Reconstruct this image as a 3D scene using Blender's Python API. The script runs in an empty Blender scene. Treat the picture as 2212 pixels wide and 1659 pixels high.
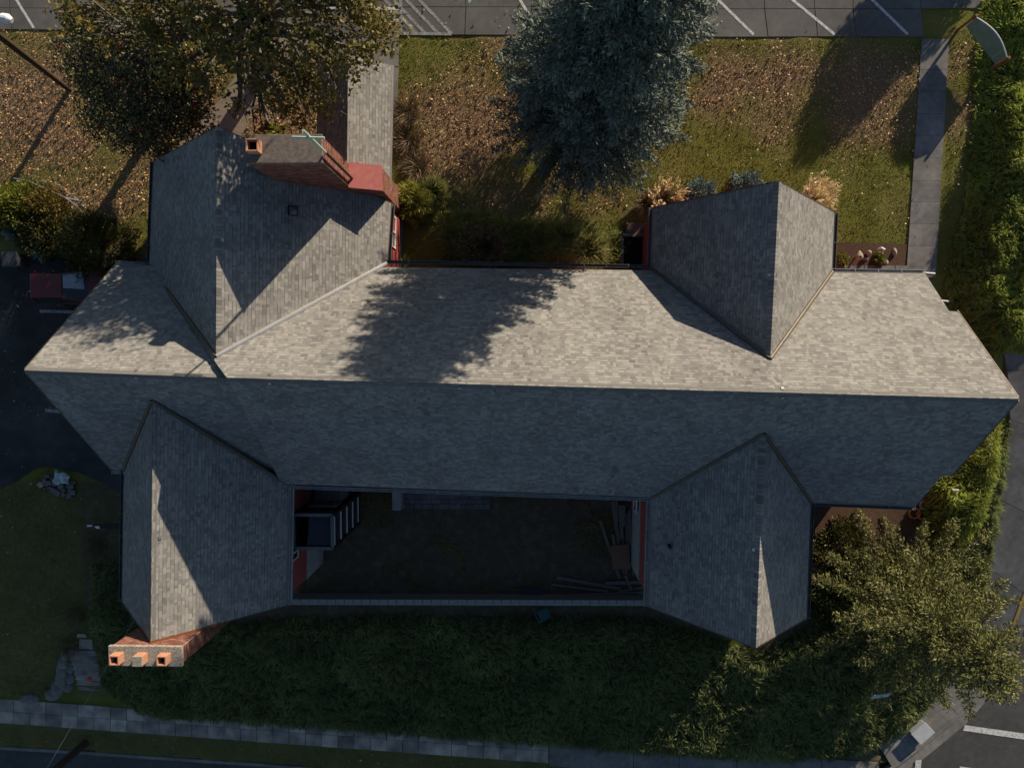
import bpy, bmesh, math, random
import numpy as np
from mathutils import Vector, Matrix

random.seed(7)
rng = np.random.default_rng(11)
S = bpy.context.scene
COL = S.collection

# ------------------------------------------------------------------ camera, sky, sun, exposure
# drone camera 30.4 m above the north lawn, looking almost straight down
IW, IH, FPX = 2212.0, 1659.0, 1534.0
CH = 30.4
TX, TY = 0.0418, -0.0266
_cx, _sx, _cy, _sy = math.cos(TX), math.sin(TX), math.cos(TY), math.sin(TY)
RX = np.array([[1, 0, 0], [0, _cx, -_sx], [0, _sx, _cx]])
RY = np.array([[_cy, 0, _sy], [0, 1, 0], [-_sy, 0, _cy]])
RC = RX @ RY
CAMP = np.array([0.0, 0.0, CH])
cam = bpy.data.cameras.new('camera')
cam.sensor_width = 36.0
cam.lens = 36.0 * FPX / IW
cam.clip_end = 2000
camo = bpy.data.objects.new('camera', cam)
COL.objects.link(camo)
camo.matrix_world = Matrix.Translation((0, 0, CH)) @ Matrix(RC.T.tolist()).to_4x4()
S.camera = camo

SUN = Vector((0.548, 0.796, 0.262)).normalized()
EL = math.asin(SUN.z)
AZ = math.atan2(SUN.x, SUN.y)
w = bpy.data.worlds.new('World')
S.world = w
w.use_nodes = True
nt = w.node_tree
sky = nt.nodes.new('ShaderNodeTexSky')
sky.sky_type = 'NISHITA'
sky.sun_disc = False
sky.sun_elevation = EL
sky.sun_rotation = AZ
sky.air_density = 1.0
sky.dust_density = 0.4
sky.ozone_density = 2.2
nt.links.new(sky.outputs[0], nt.nodes['Background'].inputs[0])
nt.nodes['Background'].inputs[1].default_value = 0.066
sl = bpy.data.lights.new('sun', 'SUN')
sl.energy = 5.0
sl.angle = math.radians(0.55)
sl.color = (1.0, 0.85, 0.64)
so = bpy.data.objects.new('sun', sl)
COL.objects.link(so)
so.rotation_euler = SUN.to_track_quat('Z', 'Y').to_euler()
so.location = (20, 30, 30)
S.view_settings.view_transform = 'Standard'
S.view_settings.look = 'None'
S.view_settings.exposure = 0.55
S.view_settings.gamma = 1.0
S.view_settings.use_curve_mapping = False
S.render.engine = 'CYCLES'
S.cycles.max_bounces = 5
S.cycles.diffuse_bounces = 3
S.cycles.glossy_bounces = 2
S.cycles.transmission_bounces = 3

# ------------------------------------------------------------------ survey helpers
def ray(px, py):
    return RC.T @ np.array([(px - IW / 2) / FPX, -(py - IH / 2) / FPX, -1.0])

def U(px, py, z):
    """survey point of the photograph at a known height z"""
    d = ray(px, py)
    return CAMP + d * ((z - CH) / d[2])

def onplane(px, py, a, n):
    d = ray(px, py)
    return CAMP + d * (np.dot(np.asarray(a) - CAMP, n) / np.dot(d, n))

def sst(a, b, x):
    t = np.clip((np.asarray(x, float) - a) / (b - a), 0, 1)
    return t * t * (3 - 2 * t)

def ysw(x):                      # upper edge of the street sidewalk
    return -19.18 - 0.0642 * np.asarray(x, float)

def zg(x, y):
    """height of the ground"""
    x = np.asarray(x, float); y = np.asarray(y, float)
    zm = -2.2 * sst(3.0, -5.5, y)
    t = np.clip((-12.0 - y) / (-12.0 - (ysw(x) + 0.25)), 0, 1)
    t = t * t * (3 - 2 * t) * 0.6 + t * 0.4
    zm = zm - 1.8 * t
    ze = -4.0 * np.clip((7.0 - y) / 21.0, 0, 1)
    ze = np.where(y < -14, -4.0, ze)
    wv = sst(14.0, 18.5, x) * sst(9.5, 6.0, y)
    return zm * (1 - wv) + ze * wv

def T(px, py, off=0.0):
    """survey point on the ground"""
    z = 0.0
    for _ in range(14):
        p = U(px, py, z)
        z = 0.5 * z + 0.5 * float(zg(p[0], p[1]))
    p = U(px, py, z)
    return np.array([p[0], p[1], float(zg(p[0], p[1])) + off])

def V3(p):
    return Vector((float(p[0]), float(p[1]), float(p[2])))

# ------------------------------------------------------------------ materials
def _base(name):
    m = bpy.data.materials.new(name)
    m.use_nodes = True
    t = m.node_tree
    b = t.nodes['Principled BSDF']
    return m, t, b

def _ramp(t, stops, const=False):
    r = t.nodes.new('ShaderNodeValToRGB')
    e = r.color_ramp.elements
    n = len(stops)
    while len(e) < n:
        e.new(0.5)
    for i, c in enumerate(stops):
        e[i].position = i / max(1, n - 1)
        e[i].color = (*c, 1)
    if const:
        r.color_ramp.interpolation = 'CONSTANT'
    return r

MATS = {}
def mat(name, stops, scale=4.0, rough=0.85, bump=0.0, bscale=30.0, tint=False, vary=0.35, metal=0.0,
        translucent=0.0, spec=0.3, detail=6.0, stretch=None, big=0.0):
    if name in MATS:
        return MATS[name]
    m, t, b = _base(name)
    L = t.links.new
    tc = t.nodes.new('ShaderNodeTexCoord')
    vec = tc.outputs['Object']
    if stretch:
        mp = t.nodes.new('ShaderNodeMapping')
        mp.inputs['Scale'].default_value = stretch
        L(vec, mp.inputs[0]); vec = mp.outputs[0]
    nz = t.nodes.new('ShaderNodeTexNoise')
    nz.inputs['Scale'].default_value = scale
    nz.inputs['Detail'].default_value = detail
    nz.inputs['Roughness'].default_value = 0.65
    L(vec, nz.inputs['Vector'])
    rp = _ramp(t, stops)
    if tint:
        at = t.nodes.new('ShaderNodeAttribute'); at.attribute_name = 'tint'
        L(at.outputs['Fac'], rp.inputs[0])
    else:
        mr = t.nodes.new('ShaderNodeMapRange')
        mr.inputs[1].default_value = 0.28; mr.inputs[2].default_value = 0.72
        L(nz.outputs[0], mr.inputs[0]); L(mr.outputs[0], rp.inputs[0])
    col = rp.outputs[0]
    if tint or big:
        hs = t.nodes.new('ShaderNodeHueSaturation')
        mr2 = t.nodes.new('ShaderNodeMapRange')
        mr2.inputs[1].default_value = 0.3; mr2.inputs[2].default_value = 0.7
        mr2.inputs[3].default_value = 1 - vary; mr2.inputs[4].default_value = 1 + vary
        src = nz
        if big:
            src = t.nodes.new('ShaderNodeTexNoise')
            src.inputs['Scale'].default_value = big; src.inputs['Detail'].default_value = 5
            L(tc.outputs['Object'], src.inputs['Vector'])
        L(src.outputs[0], mr2.inputs[0]); L(mr2.outputs[0], hs.inputs['Value'])
        L(col, hs.inputs['Color']); col = hs.outputs[0]
    L(col, b.inputs['Base Color'])
    b.inputs['Roughness'].default_value = rough
    b.inputs['Metallic'].default_value = metal
    b.inputs['Specular IOR Level'].default_value = spec
    if bump:
        n2 = t.nodes.new('ShaderNodeTexNoise'); n2.inputs['Scale'].default_value = bscale; n2.inputs['Detail'].default_value = 4
        L(tc.outputs['Object'], n2.inputs['Vector'])
        bp = t.nodes.new('ShaderNodeBump'); bp.inputs['Strength'].default_value = bump; bp.inputs['Distance'].default_value = 0.03
        L(n2.outputs[0], bp.inputs['Height']); L(bp.outputs[0], b.inputs['Normal'])
    if translucent:
        tr = t.nodes.new('ShaderNodeBsdfTranslucent'); L(col, tr.inputs[0])
        mx = t.nodes.new('ShaderNodeMixShader'); mx.inputs[0].default_value = translucent
        L(b.outputs[0], mx.inputs[1]); L(tr.outputs[0], mx.inputs[2])
        L(mx.outputs[0], t.nodes['Material Output'].inputs[0])
    MATS[name] = m
    return m

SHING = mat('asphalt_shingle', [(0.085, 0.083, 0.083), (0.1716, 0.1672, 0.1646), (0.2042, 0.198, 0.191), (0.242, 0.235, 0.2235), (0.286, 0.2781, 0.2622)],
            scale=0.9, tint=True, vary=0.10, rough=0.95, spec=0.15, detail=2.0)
DECK = mat('roof_deck', [(.13, .125, .12), (.17, .165, .16)], scale=6)
REDPAINT = mat('red_painted_siding', [(.26, .055, .05), (.34, .075, .065)], scale=3, rough=0.7, stretch=(14, 14, .6), bump=0.1)
REDLEDGE = mat('red_painted_ledge', [(.27, .075, .07), (.33, .095, .088), (.36, .13, .115)], scale=5, rough=0.6)
FOUND = mat('foundation_concrete', [(.20, .20, .20), (.33, .33, .33)], scale=2.2, rough=0.9, bump=0.15)
CONC = mat('grey_concrete', [(.13, .125, .12), (.22, .21, .20)], scale=3.5, rough=0.92, bump=0.2, bscale=60, tint=False, big=0.7, vary=0.3)
CONCW = mat('beige_path_concrete', [(.20, .165, .13), (.27, .22, .175)], scale=2.5, rough=0.92, bump=0.15, bscale=60)
LOT = mat('parking_lot_surface', [(.105, .101, .098), (.15, .143, .138)], scale=2.6, rough=0.93, bump=0.25, bscale=90, big=0.35, vary=0.25)
ASPH = mat('dark_asphalt', [(.050, .050, .052), (.080, .079, .079)], scale=3.2, rough=0.93, bump=0.25, bscale=90, big=0.3, vary=0.35)
DRIVE = mat('driveway_asphalt', [(.030, .030, .031), (.052, .051, .050)], scale=2.2, rough=0.93, bump=0.25, bscale=90, big=0.45, vary=0.45)
WALKC = mat('old_sidewalk_concrete', [(0.1949, 0.1706, 0.1472), (0.3118, 0.2694, 0.2282), (0.4677, 0.4025, 0.3386)], scale=1.6, rough=0.93, bump=0.2, bscale=60, big=1.6, vary=0.4, tint=True)
WPAINT = mat('worn_white_paint', [(.22, .22, .22), (.55, .55, .54), (.72, .72, .70)], scale=9, rough=0.8)
FPAINT = mat('faded_white_paint', [(.12, .12, .12), (.24, .24, .235), (.42, .42, .41)], scale=9, rough=0.85)
BPAINT = mat('blue_paint', [(.22, .35, .42), (.33, .47, .55)], scale=9, rough=0.8)
YPAINT = mat('yellow_curb_paint', [(.35, .22, .05), (.52, .34, .07)], scale=6, rough=0.8)
CABW = mat('chalky_white_metal', [(.36, .39, .42), (.46, .49, .52)], scale=3, rough=0.5)
REDMARK = mat('red_spray_paint', [(.7, .03, .02), (.8, .05, .03)], scale=9, rough=0.7)
GUTTER = mat('dark_gutter_metal', [(.10, .095, .09), (.16, .15, .145)], scale=3, rough=0.5, metal=0.3)
GUTTERW = mat('pale_gutter_metal', [(.25, .25, .25), (.45, .45, .44)], scale=2, rough=0.5, metal=0.2)
VALLEY = mat('brown_valley_flashing', [(.085, .07, .055), (.12, .10, .08)], scale=4, rough=0.5, metal=0.4)
VALLEYS = mat('silver_valley_flashing', [(.45, .44, .43), (.6, .58, .56)], scale=4, rough=0.35, metal=0.7)
WHITE = mat('white_enamel', [(.72, .73, .74), (.8, .8, .8)], scale=5, rough=0.4)
BRICK = mat('red_brick', [(.12, .048, .035), (.185, .072, .05), (.25, .108, .078), (.30, .17, .13)], scale=14, tint=True, vary=0.25, rough=0.9)
MORTAR = mat('pale_mortar', [(.34, .30, .27), (.46, .42, .38)], scale=20, rough=0.95)
MORTARD = mat('brown_mortar', [(.22, .13, .09), (.30, .19, .14)], scale=20, rough=0.95)
CAPW = mat('weathered_chimney_cap', [(.07, .06, .05), (.30, .27, .23), (.50, .45, .38)], scale=16, rough=0.95, bump=0.4, bscale=40)
CAPN = mat('brown_chimney_cap', [(.10, .082, .07), (.17, .14, .12), (.24, .20, .175)], scale=7, rough=0.95, bump=0.3, bscale=40)
TERRA = mat('terracotta_flue', [(.40, .19, .115), (.50, .26, .165)], scale=6, rough=0.85)
SOOTSHADE = mat('soot_and_pit_shade', [(.006, .006, .006), (.012, .011, .01)], scale=6)  # black of the flues; elsewhere stands in for shade inside openings
BROWNM = mat('brown_rake_strip', [(0.132, 0.042, 0.015), (0.198, 0.072, 0.027)], scale=9, rough=0.9)
GREENM = mat('pale_green_pipe', [(.30, .42, .36), (.42, .54, .47)], scale=6, rough=0.6)
BLACKM = mat('black_metal', [(.012, .012, .013), (.022, .022, .024)], scale=6, rough=0.55)
FOIL = mat('weathered_foil_flashing', [(.05, .05, .05), (.30, .33, .36), (.45, .40, .33)], scale=9, rough=0.35, metal=0.6, bump=0.5, bscale=14)
BARK = mat('grey_bark', [(.07, .06, .05), (.20, .18, .155)], scale=9, rough=0.95, bump=0.5, bscale=30, stretch=(1, 1, .25))
BARKD = mat('dark_bark', [(.03, .022, .016), (.08, .06, .045)], scale=9, rough=0.95, bump=0.5, bscale=30, stretch=(1, 1, .25))
POLEW = mat('creosote_pole', [(.035, .022, .014), (.075, .048, .03)], scale=7, rough=0.9, stretch=(5, 5, .5))
POSTW = mat('stained_post_timber', [(.18, .075, .04), (.30, .13, .07)], scale=7, rough=0.8, stretch=(5, 5, .6))
TEALM = mat('teal_metal_panel', [(0.1275, 0.2475, 0.225), (0.18, 0.315, 0.285)], scale=2.5, rough=0.5)
PLANK = mat('weathered_plank', [(.07, .06, .052), (.15, .13, .115), (.26, .24, .22)], scale=5, rough=0.9, stretch=(9, .8, 9))
PLY = mat('brown_plywood', [(.15, .085, .05), (.22, .13, .085)], scale=5, rough=0.85, stretch=(2, 9, 1))
STONE = mat('grey_fieldstone', [(.12, .11, .10), (.26, .245, .22)], scale=5, rough=0.95, bump=0.4, bscale=14)
STONEB = mat('buff_stone', [(.26, .215, .16), (.42, .36, .28)], scale=6, rough=0.95, bump=0.4, bscale=14)
PAVE = mat('slate_paver', [(.10, .09, .09), (.15, .135, .13), (.13, .13, .145)], scale=2, rough=0.9, tint=True, vary=0.2)
BLOCK = mat('concrete_block', [(.20, .20, .20), (.30, .30, .295)], scale=8, rough=0.95, bump=0.3, bscale=50)
TARP = mat('pale_blue_tarp', [(.38, .46, .47), (.55, .62, .63)], scale=4, rough=0.55)
CARRED = mat('faded_red_car_paint', [(0.124, 0.0186, 0.0223), (0.1612, 0.0298, 0.0335)], scale=2, rough=0.35, spec=0.5)
GLASS = mat('dark_window_glass', [(.015, .018, .02), (.03, .034, .036)], scale=1, rough=0.08, spec=0.6)
SHADE = mat('windscreen_sunshade', [(.30, .36, .38), (.42, .48, .50)], scale=3, rough=0.3)
RUBBER = mat('black_rubber', [(.010, .010, .010), (.02, .02, .02)], scale=8, rough=0.85)
CHROME = mat('dull_steel', [(.3, .3, .3), (.45, .45, .45)], scale=8, rough=0.35, metal=0.8)
PLANTER = mat('slate_grey_planter', [(.035, .038, .048), (.05, .054, .066)], scale=3, rough=0.7)
RESIN = mat('dark_green_resin', [(.008, .07, .065), (.015, .10, .09)], scale=3, rough=0.35, spec=0.5)
HOSER = mat('red_hose', [(.40, .02, .025), (.5, .04, .04)], scale=4, rough=0.5)
HOSEO = mat('orange_hose', [(.45, .17, .05), (.55, .24, .08)], scale=4, rough=0.5)
HOSEG = mat('grey_hose', [(.25, .24, .22), (.36, .35, .33)], scale=4, rough=0.5)
MULCH = mat('bark_mulch', [(.03, .018, .011), (.08, .044, .027), (.13, .08, .052)], scale=26, rough=0.95, bump=0.8, bscale=40)
DGLASS = mat('dark_tower_cladding', [(.012, .013, .015), (.022, .023, .026)], scale=2, rough=0.35)
SLATEP = mat('dark_slate_panel', [(.035, .036, .048), (.05, .05, .064)], scale=1.5, rough=0.6)
GREYM = mat('grey_sheet_metal', [(.10, .105, .105), (.16, .165, .165)], scale=2.5, rough=0.5, metal=0.2)

def leafmat(name, stops, tr=0.25, rough=0.6, spec=0.25, vary=0.3, scale=0.8):
    return mat(name, stops, scale=scale, tint=True, vary=vary, rough=rough, translucent=tr, spec=spec)
L_OAK = leafmat('autumn_oak_leaf', [(0.0605, 0.0638, 0.0154), (0.11, 0.1012, 0.022), (0.187, 0.154, 0.0352), (0.275, 0.209, 0.0605), (0.176, 0.0935, 0.033)], tr=0.3)
L_HOLLY = leafmat('glossy_dark_leaf', [(0.0324, 0.033, 0.0084), (0.054, 0.054, 0.0126), (0.09, 0.0825, 0.0189)], tr=0.1, rough=0.55, spec=0.5)
BERRY = mat('red_berry', [(.45, .015, .01), (.6, .03, .02)], scale=5, rough=0.4)
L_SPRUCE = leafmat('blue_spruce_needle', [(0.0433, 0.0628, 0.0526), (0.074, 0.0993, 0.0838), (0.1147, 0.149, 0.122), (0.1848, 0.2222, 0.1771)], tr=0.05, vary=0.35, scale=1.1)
CONE = mat('brown_cone', [(.17, .095, .05), (.26, .16, .09)], scale=8)
L_FIR = leafmat('green_fir_needle', [(0.055, 0.068, 0.02), (0.11, 0.122, 0.034), (0.175, 0.178, 0.055), (0.245, 0.235, 0.09)], tr=0.15, vary=0.3, scale=1.1)
L_STRAP = leafmat('strap_leaf_groundcover', [(0.097, 0.1214, 0.0475), (0.1614, 0.1918, 0.0687), (0.2477, 0.2741, 0.0899), (0.3661, 0.3621, 0.1322)], tr=0.42, vary=0.4, scale=0.5)
L_HEDGE = leafmat('hedge_leaf', [(0.1823, 0.2329, 0.0506), (0.3038, 0.3544, 0.0709), (0.4455, 0.4759, 0.0911), (0.6075, 0.6075, 0.1418)], tr=0.45, vary=0.35, scale=0.5)
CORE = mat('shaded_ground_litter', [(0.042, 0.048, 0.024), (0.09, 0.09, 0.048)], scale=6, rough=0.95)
L_GRASS = leafmat('lawn_grass', [(0.1066, 0.1317, 0.0187), (0.1568, 0.1732, 0.0265), (0.207, 0.2007, 0.035), (0.276, 0.2195, 0.0622)], tr=0.4, vary=0.45, scale=0.55)
L_LITTER = leafmat('fallen_leaf', [(0.1984, 0.1059, 0.0504), (0.3307, 0.1892, 0.0928), (0.4795, 0.2951, 0.1525), (0.6614, 0.454, 0.2387)], tr=0.1, vary=0.3)
L_PAMPAS = leafmat('pampas_plume', [(0.46, 0.33, 0.17), (0.62, 0.5, 0.3), (0.74, 0.64, 0.44)], tr=0.3)
L_REED = leafmat('reed_grass', [(0.1207, 0.1481, 0.0354), (0.2093, 0.2254, 0.0563), (0.3381, 0.3059, 0.1046), (0.4347, 0.322, 0.161)], tr=0.3)
L_DRY = leafmat('dry_stalk', [(.11, .075, .045), (.19, .135, .085), (.27, .20, .13)], tr=0.15)
L_BLUE = leafmat('blue_juniper_needle', [(0.078, 0.13, 0.13), (0.143, 0.2015, 0.195), (0.234, 0.299, 0.286)], tr=0.1)
L_YELL = leafmat('yellow_green_leaf', [(0.0897, 0.1121, 0.0179), (0.1943, 0.2018, 0.0329), (0.3289, 0.299, 0.0673)], tr=0.3)
L_RUSS = leafmat('rusty_leaf', [(0.0867, 0.068, 0.017), (0.1445, 0.102, 0.0255), (0.2023, 0.136, 0.0425)], tr=0.3)
L_FEATH = leafmat('feathery_foliage', [(0.042, 0.0476, 0.014), (0.077, 0.077, 0.0196), (0.119, 0.1008, 0.028)], tr=0.2)
L_VARIE = leafmat('variegated_leaf', [(.14, .19, .15), (.25, .31, .25), (.36, .41, .33)], tr=0.2)

# ------------------------------------------------------------------ mesh helpers
class MB:
    def __init__(s):
        s.v = []; s.f = []; s.t = []; s.tt = 0.5
    def add(s, vs, fs):
        o = len(s.v)
        s.v += [tuple(float(c) for c in p) for p in vs]
        for f in fs:
            s.f.append(tuple(i + o for i in f)); s.t.append(s.tt)
        return s
    def box(s, c, sz, rot=None):
        x, y, z = [d / 2 for d in sz]
        P = [(-x, -y, -z), (x, -y, -z), (x, y, -z), (-x, y, -z), (-x, -y, z), (x, -y, z), (x, y, z), (-x, y, z)]
        c = Vector([float(q) for q in c])
        P = [(rot @ Vector(p) if rot is not None else Vector(p)) + c for p in P]
        return s.add(P, [(0, 3, 2, 1), (4, 5, 6, 7), (0, 1, 5, 4), (1, 2, 6, 5), (2, 3, 7, 6), (3, 0, 4, 7)])
    def bar(s, a, b, wd, th, up=(0, 0, 1)):
        a = V3(a); b = V3(b); d = b - a; L = d.length
        if L < 1e-6: return s
        x = d / L; y = Vector(up).cross(x)
        if y.length < 1e-4: y = Vector((1, 0, 0)).cross(x)
        y.normalize(); z = x.cross(y)
        return s.box((a + b) / 2, (L, wd, th), Matrix((x, y, z)).transposed())
    def tube(s, pts, r, n=6, cap=True):
        pts = [V3(p) for p in pts]
        if not hasattr(r, '__len__'): r = [r] * len(pts)
        rings = []; prev = None
        for i, p in enumerate(pts):
            d = (pts[min(i + 1, len(pts) - 1)] - pts[max(i - 1, 0)])
            if d.length < 1e-9: d = Vector((0, 0, 1))
            d.normalize()
            if prev is None:
                a = Vector((0, 0, 1)) if abs(d.z) < 0.9 else Vector((1, 0, 0))
                u = d.cross(a).normalized()
            else:
                u = (prev - d * prev.dot(d)).normalized()
            prev = u; vv = d.cross(u)
            rings.append([p + (u * math.cos(k * 2 * math.pi / n) + vv * math.sin(k * 2 * math.pi / n)) * r[i] for k in range(n)])
        vs = [q for R in rings for q in R]; fs = []
        for i in range(len(rings) - 1):
            for k in range(n):
                fs.append((i * n + k, i * n + (k + 1) % n, (i + 1) * n + (k + 1) % n, (i + 1) * n + k))
        if cap:
            fs.append(tuple(range(n - 1, -1, -1))); fs.append(tuple((len(rings) - 1) * n + k for k in range(n)))
        return s.add(vs, fs)
    def prism(s, poly, dz):
        """polygon (3d points, counter-clockwise from above) extruded down by dz"""
        n = len(poly)
        vs = [tuple(p) for p in poly] + [(p[0], p[1], p[2] - dz) for p in poly]
        fs = [tuple(range(n)), tuple(range(2 * n - 1, n - 1, -1))]
        for i in range(n):
            j = (i + 1) % n
            fs.append((i, i + n, j + n, j))
        return s.add(vs, fs)
    def mesh(s, name):
        me = bpy.data.meshes.new(name)
        me.from_pydata(s.v, [], s.f)
        if s.t and any(abs(q - s.t[0]) > 1e-6 for q in s.t) or s.tt != 0.5:
            a = me.attributes.new('tint', 'FLOAT', 'FACE')
            a.data.foreach_set('value', np.array(s.t, np.float32))
        me.update()
        return me

def fmesh(name, Vv, faces, tint=None, smooth=False):
    me = bpy.data.meshes.new(name)
    Vv = np.asarray(Vv, np.float32)
    me.vertices.add(len(Vv)); me.vertices.foreach_set('co', Vv.ravel())
    lv = np.concatenate([f.ravel() for f in faces]).astype(np.int32)
    tot = np.concatenate([np.full(len(f), f.shape[1], np.int32) for f in faces])
    st = np.concatenate([[0], np.cumsum(tot)[:-1]]).astype(np.int32)
    me.loops.add(len(lv)); me.loops.foreach_set('vertex_index', lv)
    me.polygons.add(len(tot)); me.polygons.foreach_set('loop_start', st)
    try:
        me.polygons.foreach_set('loop_total', tot)
    except Exception:
        pass
    if tint is not None:
        a = me.attributes.new('tint', 'FLOAT', 'FACE')
        a.data.foreach_set('value', np.asarray(tint, np.float32))
    me.update(calc_edges=True)
    me.polygons.foreach_set('use_smooth', np.full(len(tot), bool(smooth)))
    return me

def link(name, me, m, parent=None, recentre=True):
    o = bpy.data.objects.new(name, me)
    COL.objects.link(o)
    if m is not None and me is not None and len(me.materials) == 0:
        me.materials.append(m)
    if parent is not None:
        o.parent = parent
        if parent.parent is None:
            o.matrix_parent_inverse = Matrix.Translation(-parent.location)
    elif recentre and me is not None and len(me.vertices):
        co = np.empty(len(me.vertices) * 3, np.float32); me.vertices.foreach_get('co', co)
        co = co.reshape(-1, 3)
        c = (co.min(0) + co.max(0)) / 2; c[2] = co[:, 2].min()
        co -= c; me.vertices.foreach_set('co', co.ravel()); me.update()
        o.location = c
    return o

def obj(name, mb, m, parent=None, bevel=0.0):
    o = link(name, mb.mesh(name), m, parent)
    if bevel:
        b = o.modifiers.new('bevel', 'BEVEL'); b.width = bevel; b.segments = 2; b.limit_method = 'ANGLE'
    return o

def tag(o, label=None, cat=None, group=None, kind=None):
    if label: o['label'] = label
    if cat: o['category'] = cat
    if group: o['group'] = group
    if kind: o['kind'] = kind
    return o

def thing(name, label, cat, loc, group=None):
    o = bpy.data.objects.new(name, None); COL.objects.link(o)
    o.location = V3(loc); o.empty_display_size = 0.3
    tag(o, label, cat, group)
    return o

def inpoly(P, poly):
    poly = np.asarray(poly)[:, :2]; x, y = P[:, 0], P[:, 1]
    c = np.zeros(len(P), bool); n = len(poly); j = n - 1
    for i in range(n):
        xi, yi = poly[i]; xj, yj = poly[j]
        if yi != yj:
            c ^= ((yi > y) != (yj > y)) & (x < (xj - xi) * (y - yi) / (yj - yi) + xi)
        j = i
    return c

def edgedist(P, poly):
    poly = np.asarray(poly)[:, :2]; d = np.full(len(P), 1e9); n = len(poly)
    for i in range(n):
        a = poly[i]; b = poly[(i + 1) % n]; ab = b - a
        t = np.clip(((P - a) @ ab) / max(1e-9, ab @ ab), 0, 1)
        d = np.minimum(d, np.linalg.norm(P - (a + t[:, None] * ab), axis=1))
    return d

def sample(poly, dens):
    poly = np.asarray(poly)[:, :2]
    lo, hi = poly.min(0), poly.max(0)
    n = int((hi - lo).prod() * dens)
    P = lo + rng.random((n, 2)) * (hi - lo)
    return P[inpoly(P, poly)]

# cheap smooth value noise
_G = rng.random((64, 64))
def vnoise(x, y, s=1.0):
    x = np.asarray(x, float) / s; y = np.asarray(y, float) / s
    xi = np.floor(x).astype(int); yi = np.floor(y).astype(int)
    fx = x - xi; fy = y - yi; fx = fx * fx * (3 - 2 * fx); fy = fy * fy * (3 - 2 * fy)
    g = lambda a, b: _G[a % 64, b % 64]
    return (g(xi, yi) * (1 - fx) + g(xi + 1, yi) * fx) * (1 - fy) + (g(xi, yi + 1) * (1 - fx) + g(xi + 1, yi + 1) * fx) * fy

def leaves(C, size, tint, up=0.3, aspect=0.55, dirs=None):
    """one leaf-shaped quad per point"""
    n = len(C)
    d = rng.normal(size=(n, 3)); d[:, 2] *= 0.6
    if dirs is not None: d = dirs + 0.45 * d
    d /= np.linalg.norm(d, axis=1)[:, None] + 1e-9
    nn = rng.normal(size=(n, 3)); nn[:, 2] += up * 3
    s = np.cross(nn, d); s /= np.linalg.norm(s, axis=1)[:, None] + 1e-9
    sz = (size * (0.7 + 0.6 * rng.random(n)))[:, None]
    Vv = np.stack([C - d * sz * .5, C + s * sz * aspect * .5, C + d * sz * .5, C - s * sz * aspect * .5], 1).reshape(-1, 3)
    return Vv, np.arange(4 * n).reshape(n, 4), tint

def blades(B, D, length, width, droop, tint):
    """bent tapering blades: base points, directions"""
    n = len(B)
    D = D / (np.linalg.norm(D, axis=1)[:, None] + 1e-9)
    s = np.cross(D, rng.normal(size=(n, 3))); s /= np.linalg.norm(s, axis=1)[:, None] + 1e-9
    L = (length * (0.6 + 0.7 * rng.random(n)))[:, None]
    H = D.copy(); H[:, 2] = 0
    hn = np.linalg.norm(H, axis=1)[:, None]
    H = np.where(hn > 0.05, H / (hn + 1e-9), rng.normal(size=(n, 3)) * [1, 1, 0])
    mid = B + D * L * .55
    tip = mid + (D * (1 - droop) + H * droop * .8 + np.array([0, 0, -1]) * droop * .7) * L * .5
    wd = width * (0.7 + 0.6 * rng.random(n))[:, None]
    Vv = np.stack([B - s * wd * .35, B + s * wd * .35, mid + s * wd * .5, mid - s * wd * .5, tip], 1).reshape(-1, 3)
    o = np.arange(n)[:, None] * 5
    q = o + np.array([[0, 1, 2, 3]]); t = o + np.array([[3, 2, 4]])
    return Vv, [q, t], np.concatenate([tint, tint])

def drape(poly, off, res=1.0, thick=0.0):
    """polygon laid over the terrain"""
    bm = bmesh.new()
    vs = [bm.verts.new((float(p[0]), float(p[1]), 0)) for p in poly]
    bm.faces.new(vs)
    xs = [p[0] for p in poly]; ys = [p[1] for p in poly]
    for ax, (lo, hi) in enumerate(((min(xs), max(xs)), (min(ys), max(ys)))):
        k = math.floor(lo / res) * res + res
        while k < hi:
            co = (k, 0, 0) if ax == 0 else (0, k, 0); no = (1, 0, 0) if ax == 0 else (0, 1, 0)
            bmesh.ops.bisect_plane(bm, geom=bm.verts[:] + bm.edges[:] + bm.faces[:], plane_co=co, plane_no=no)
            k += res
    bmesh.ops.recalc_face_normals(bm, faces=bm.faces[:])
    for v in bm.verts:
        v.co.z = float(zg(v.co.x, v.co.y)) + off
    if sum(f.normal.z for f in bm.faces) < 0 or (bm.faces[:] and bm.faces[:][0].normal.z < 0):
        bmesh.ops.reverse_faces(bm, faces=bm.faces[:])
    if thick:
        r = bmesh.ops.extrude_face_region(bm, geom=bm.faces[:])
        for v in [g for g in r['geom'] if isinstance(g, bmesh.types.BMVert)]:
            v.co.z += thick
    me = bpy.data.meshes.new('sheet'); bm.to_mesh(me); bm.free()
    return me

def sheet(name, polyP, off, m, parent=None, kind='structure', res=1.0, thick=0.0):
    me = drape([T(*p) for p in polyP], off, res, thick); me.name = name
    o = link(name, me, m, parent)
    if parent is None: tag(o, kind=kind)
    return o

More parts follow.
